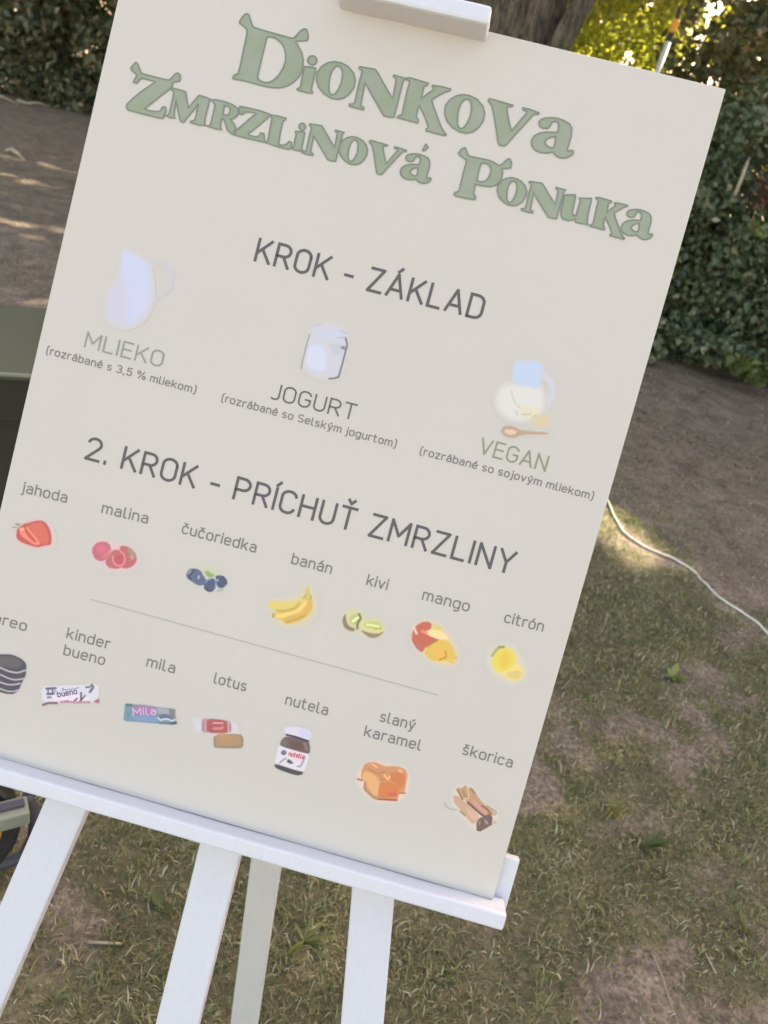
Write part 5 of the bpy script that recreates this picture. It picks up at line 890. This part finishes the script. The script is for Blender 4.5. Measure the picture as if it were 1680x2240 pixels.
# ------------------------------------------------------------------ the big tree whose crown shades the lawn, and its neighbour
def trunk(name, pts, rad, parent, base, n=96, ridge=0.07, seed=0):
    r = random.Random(seed); P = [Vector(p) for p in catmull(pts, 10)]; K = len(P); rr = np.interp(np.linspace(0, 1, K), np.linspace(0, 1, len(rad)), rad); V = []; F = []
    ph = [r.uniform(0, 6.28) for _ in range(6)]
    for i, p in enumerate(P):
        for k in range(n):
            a = 2 * math.pi * k / n; z = p.z
            q = 1 + ridge * (0.5 * math.sin(9 * a + 1.6 * math.sin(z * 2.1 + ph[0]) + ph[1]) + 0.5 * math.sin(17 * a + 2.2 * math.sin(z * 3.7 + ph[2]) + z * 1.3) + 0.35 * math.sin(5 * a + z * 1.1 + ph[3]) + 0.45 * math.sin(31 * a + 3 * math.sin(z * 5.3 + ph[5])) * (0.6 + 0.4 * math.sin(z * 9 + a * 3))) + 0.02 * math.sin(z * 31 + a * 13)
            if i < K * .3: q += 0.5 * max(0, 0.45 - z) * (1 + .5 * math.sin(4 * a + ph[4]))
            V.append((p.x + math.cos(a) * rr[i] * q, p.y + math.sin(a) * rr[i] * q, p.z))
    for i in range(K - 1):
        for k in range(n): a = i * n + k; b = i * n + (k + 1) % n; F.append((a, b, b + n, a + n))
    return mesh(name, V, F, M['bark'], parent, smooth=True, base=base)
TB = (0.0, 5.25, 0.0)
tree = empty('shade_tree', TB, 'big rough barked tree behind the top of the sign board', 'tree')
trunk('trunk', [(-0.02, 5.25, -.1), (-0.06, 5.25, .8), (-0.10, 5.25, 1.6), (-0.07, 5.25, 2.3), (0.1, 5.4, 3.6), (0.4, 5.9, 5.2)], [.36, .30, .285, .28, .22, .12], tree, TB, seed=1)
trunk('limb', [(0.06, 5.16, 1.35), (0.20, 5.08, 1.85), (0.31, 5.04, 2.25), (0.50, 5.0, 2.9), (1.2, 5.5, 4.4), (2.4, 7.0, 5.6)], [.09, .078, .062, .07, .06, .03], tree, TB, 20, .05, 2)
trunk('limb', [(-0.1, 5.25, 2.3), (-0.8, 5.3, 3.4), (-2.2, 6.2, 4.8), (-3.6, 8.0, 5.8)], [.16, .13, .09, .03], tree, TB, 20, .05, 3)
TB2 = (-6.5, 4.6, 0.0)
tree2 = empty('shade_tree', TB2, 'second broad tree standing outside the frame to the left', 'tree')
trunk('trunk', [(-6.5, 4.6, -.1), (-6.45, 4.6, 1.5), (-6.3, 5.0, 3.4), (-5.2, 7.0, 5.4)], [.32, .25, .2, .08], tree2, TB2, seed=4)
def sunfleck(gx, gy):
    """True where the crowns leave an opening for the sun"""
    o = np.zeros(len(gx), bool); wob = 0.16 * np.sin(gx * 9 + gy * 4) * np.sin(gy * 7 - gx * 5)
    for ex, ey, ra, rb, an in FLECKS:
        c, s = math.cos(an), math.sin(an); dx, dy = gx - ex, gy - ey; u = (dx * c + dy * s) / ra; v = (-dx * s + dy * c) / rb
        o |= (u * u + v * v) < (1 + wob) ** 2
    return o
FLECKS = [(1.02, 2.66, 0.36, 0.20, 2.0), (0.80, 0.99, 0.05, 0.04, 0), (-4.95, 7.75, 0.9, 0.13, 0.25), (-4.3, 6.9, 0.4, 0.10, 0.2), (-7.9, 12.6, 1.3, 0.25, 0.3), (-7.6, 14.6, .8, .4, 0), (-2.35, 3.55, 0.45, 0.10, .7), (-3.4, 5.2, 0.7, 0.10, .5), (-1.75, 3.1, .2, .06, .5),
          (-1.12, 3.45, 0.40, 0.20, .9)]
nC = 120000
gx = rng.uniform(-13, 5.5, nC); gy = rng.uniform(-2.3, 13.5, nC); zz = rng.uniform(4.2, 7.6, nC)  # unseen crown leaves, placed by where their shade has to fall
edge = 7.1 + 0.5 * np.sin(gx * 2.3) + np.where(gx < -2.6, 5.0, 0)
ok = (gy < edge) & ~(sunfleck(gx, gy) & ((gx > -1.5) | (rng.random(nC) < 0.8)))  # leaves left out so the sun lands on the chosen flecks
# the right hedge catches a few glints, the far left ground more
gl = np.sin(gx * 4.1 + 2 * np.sin(gy * 2.7)) * np.sin(gy * 5.3 + gx * 1.9)
ok &= ~((gl > 0.80) & (gx > 0.6) & (gy > 3.6)) & ~((gl > 0.66) & (gx < -2.6) & (gy > 4.5) & (rng.random(nC) < 0.45))
gx, gy, zz = gx[ok], gy[ok], zz[ok]; P = np.column_stack([gx + SUN.x / SUN.z * zz, gy + SUN.y / SUN.z * zz, zz]); n = len(P)
N = rng.normal(size=(n, 3)) * .5 + np.array(SUN) * 1.0
left = P[:, 0] < -1.5
for sel, tr_, tb in ((~left, tree, TB), (left, tree2, TB2)):
    k = sel.sum(); leaf_mesh('crown', P[sel], N[sel], rng.uniform(.12, .20, k), rng.uniform(.09, .13, k), M['leaf_crown'], tr_, rng.random(k), tb)
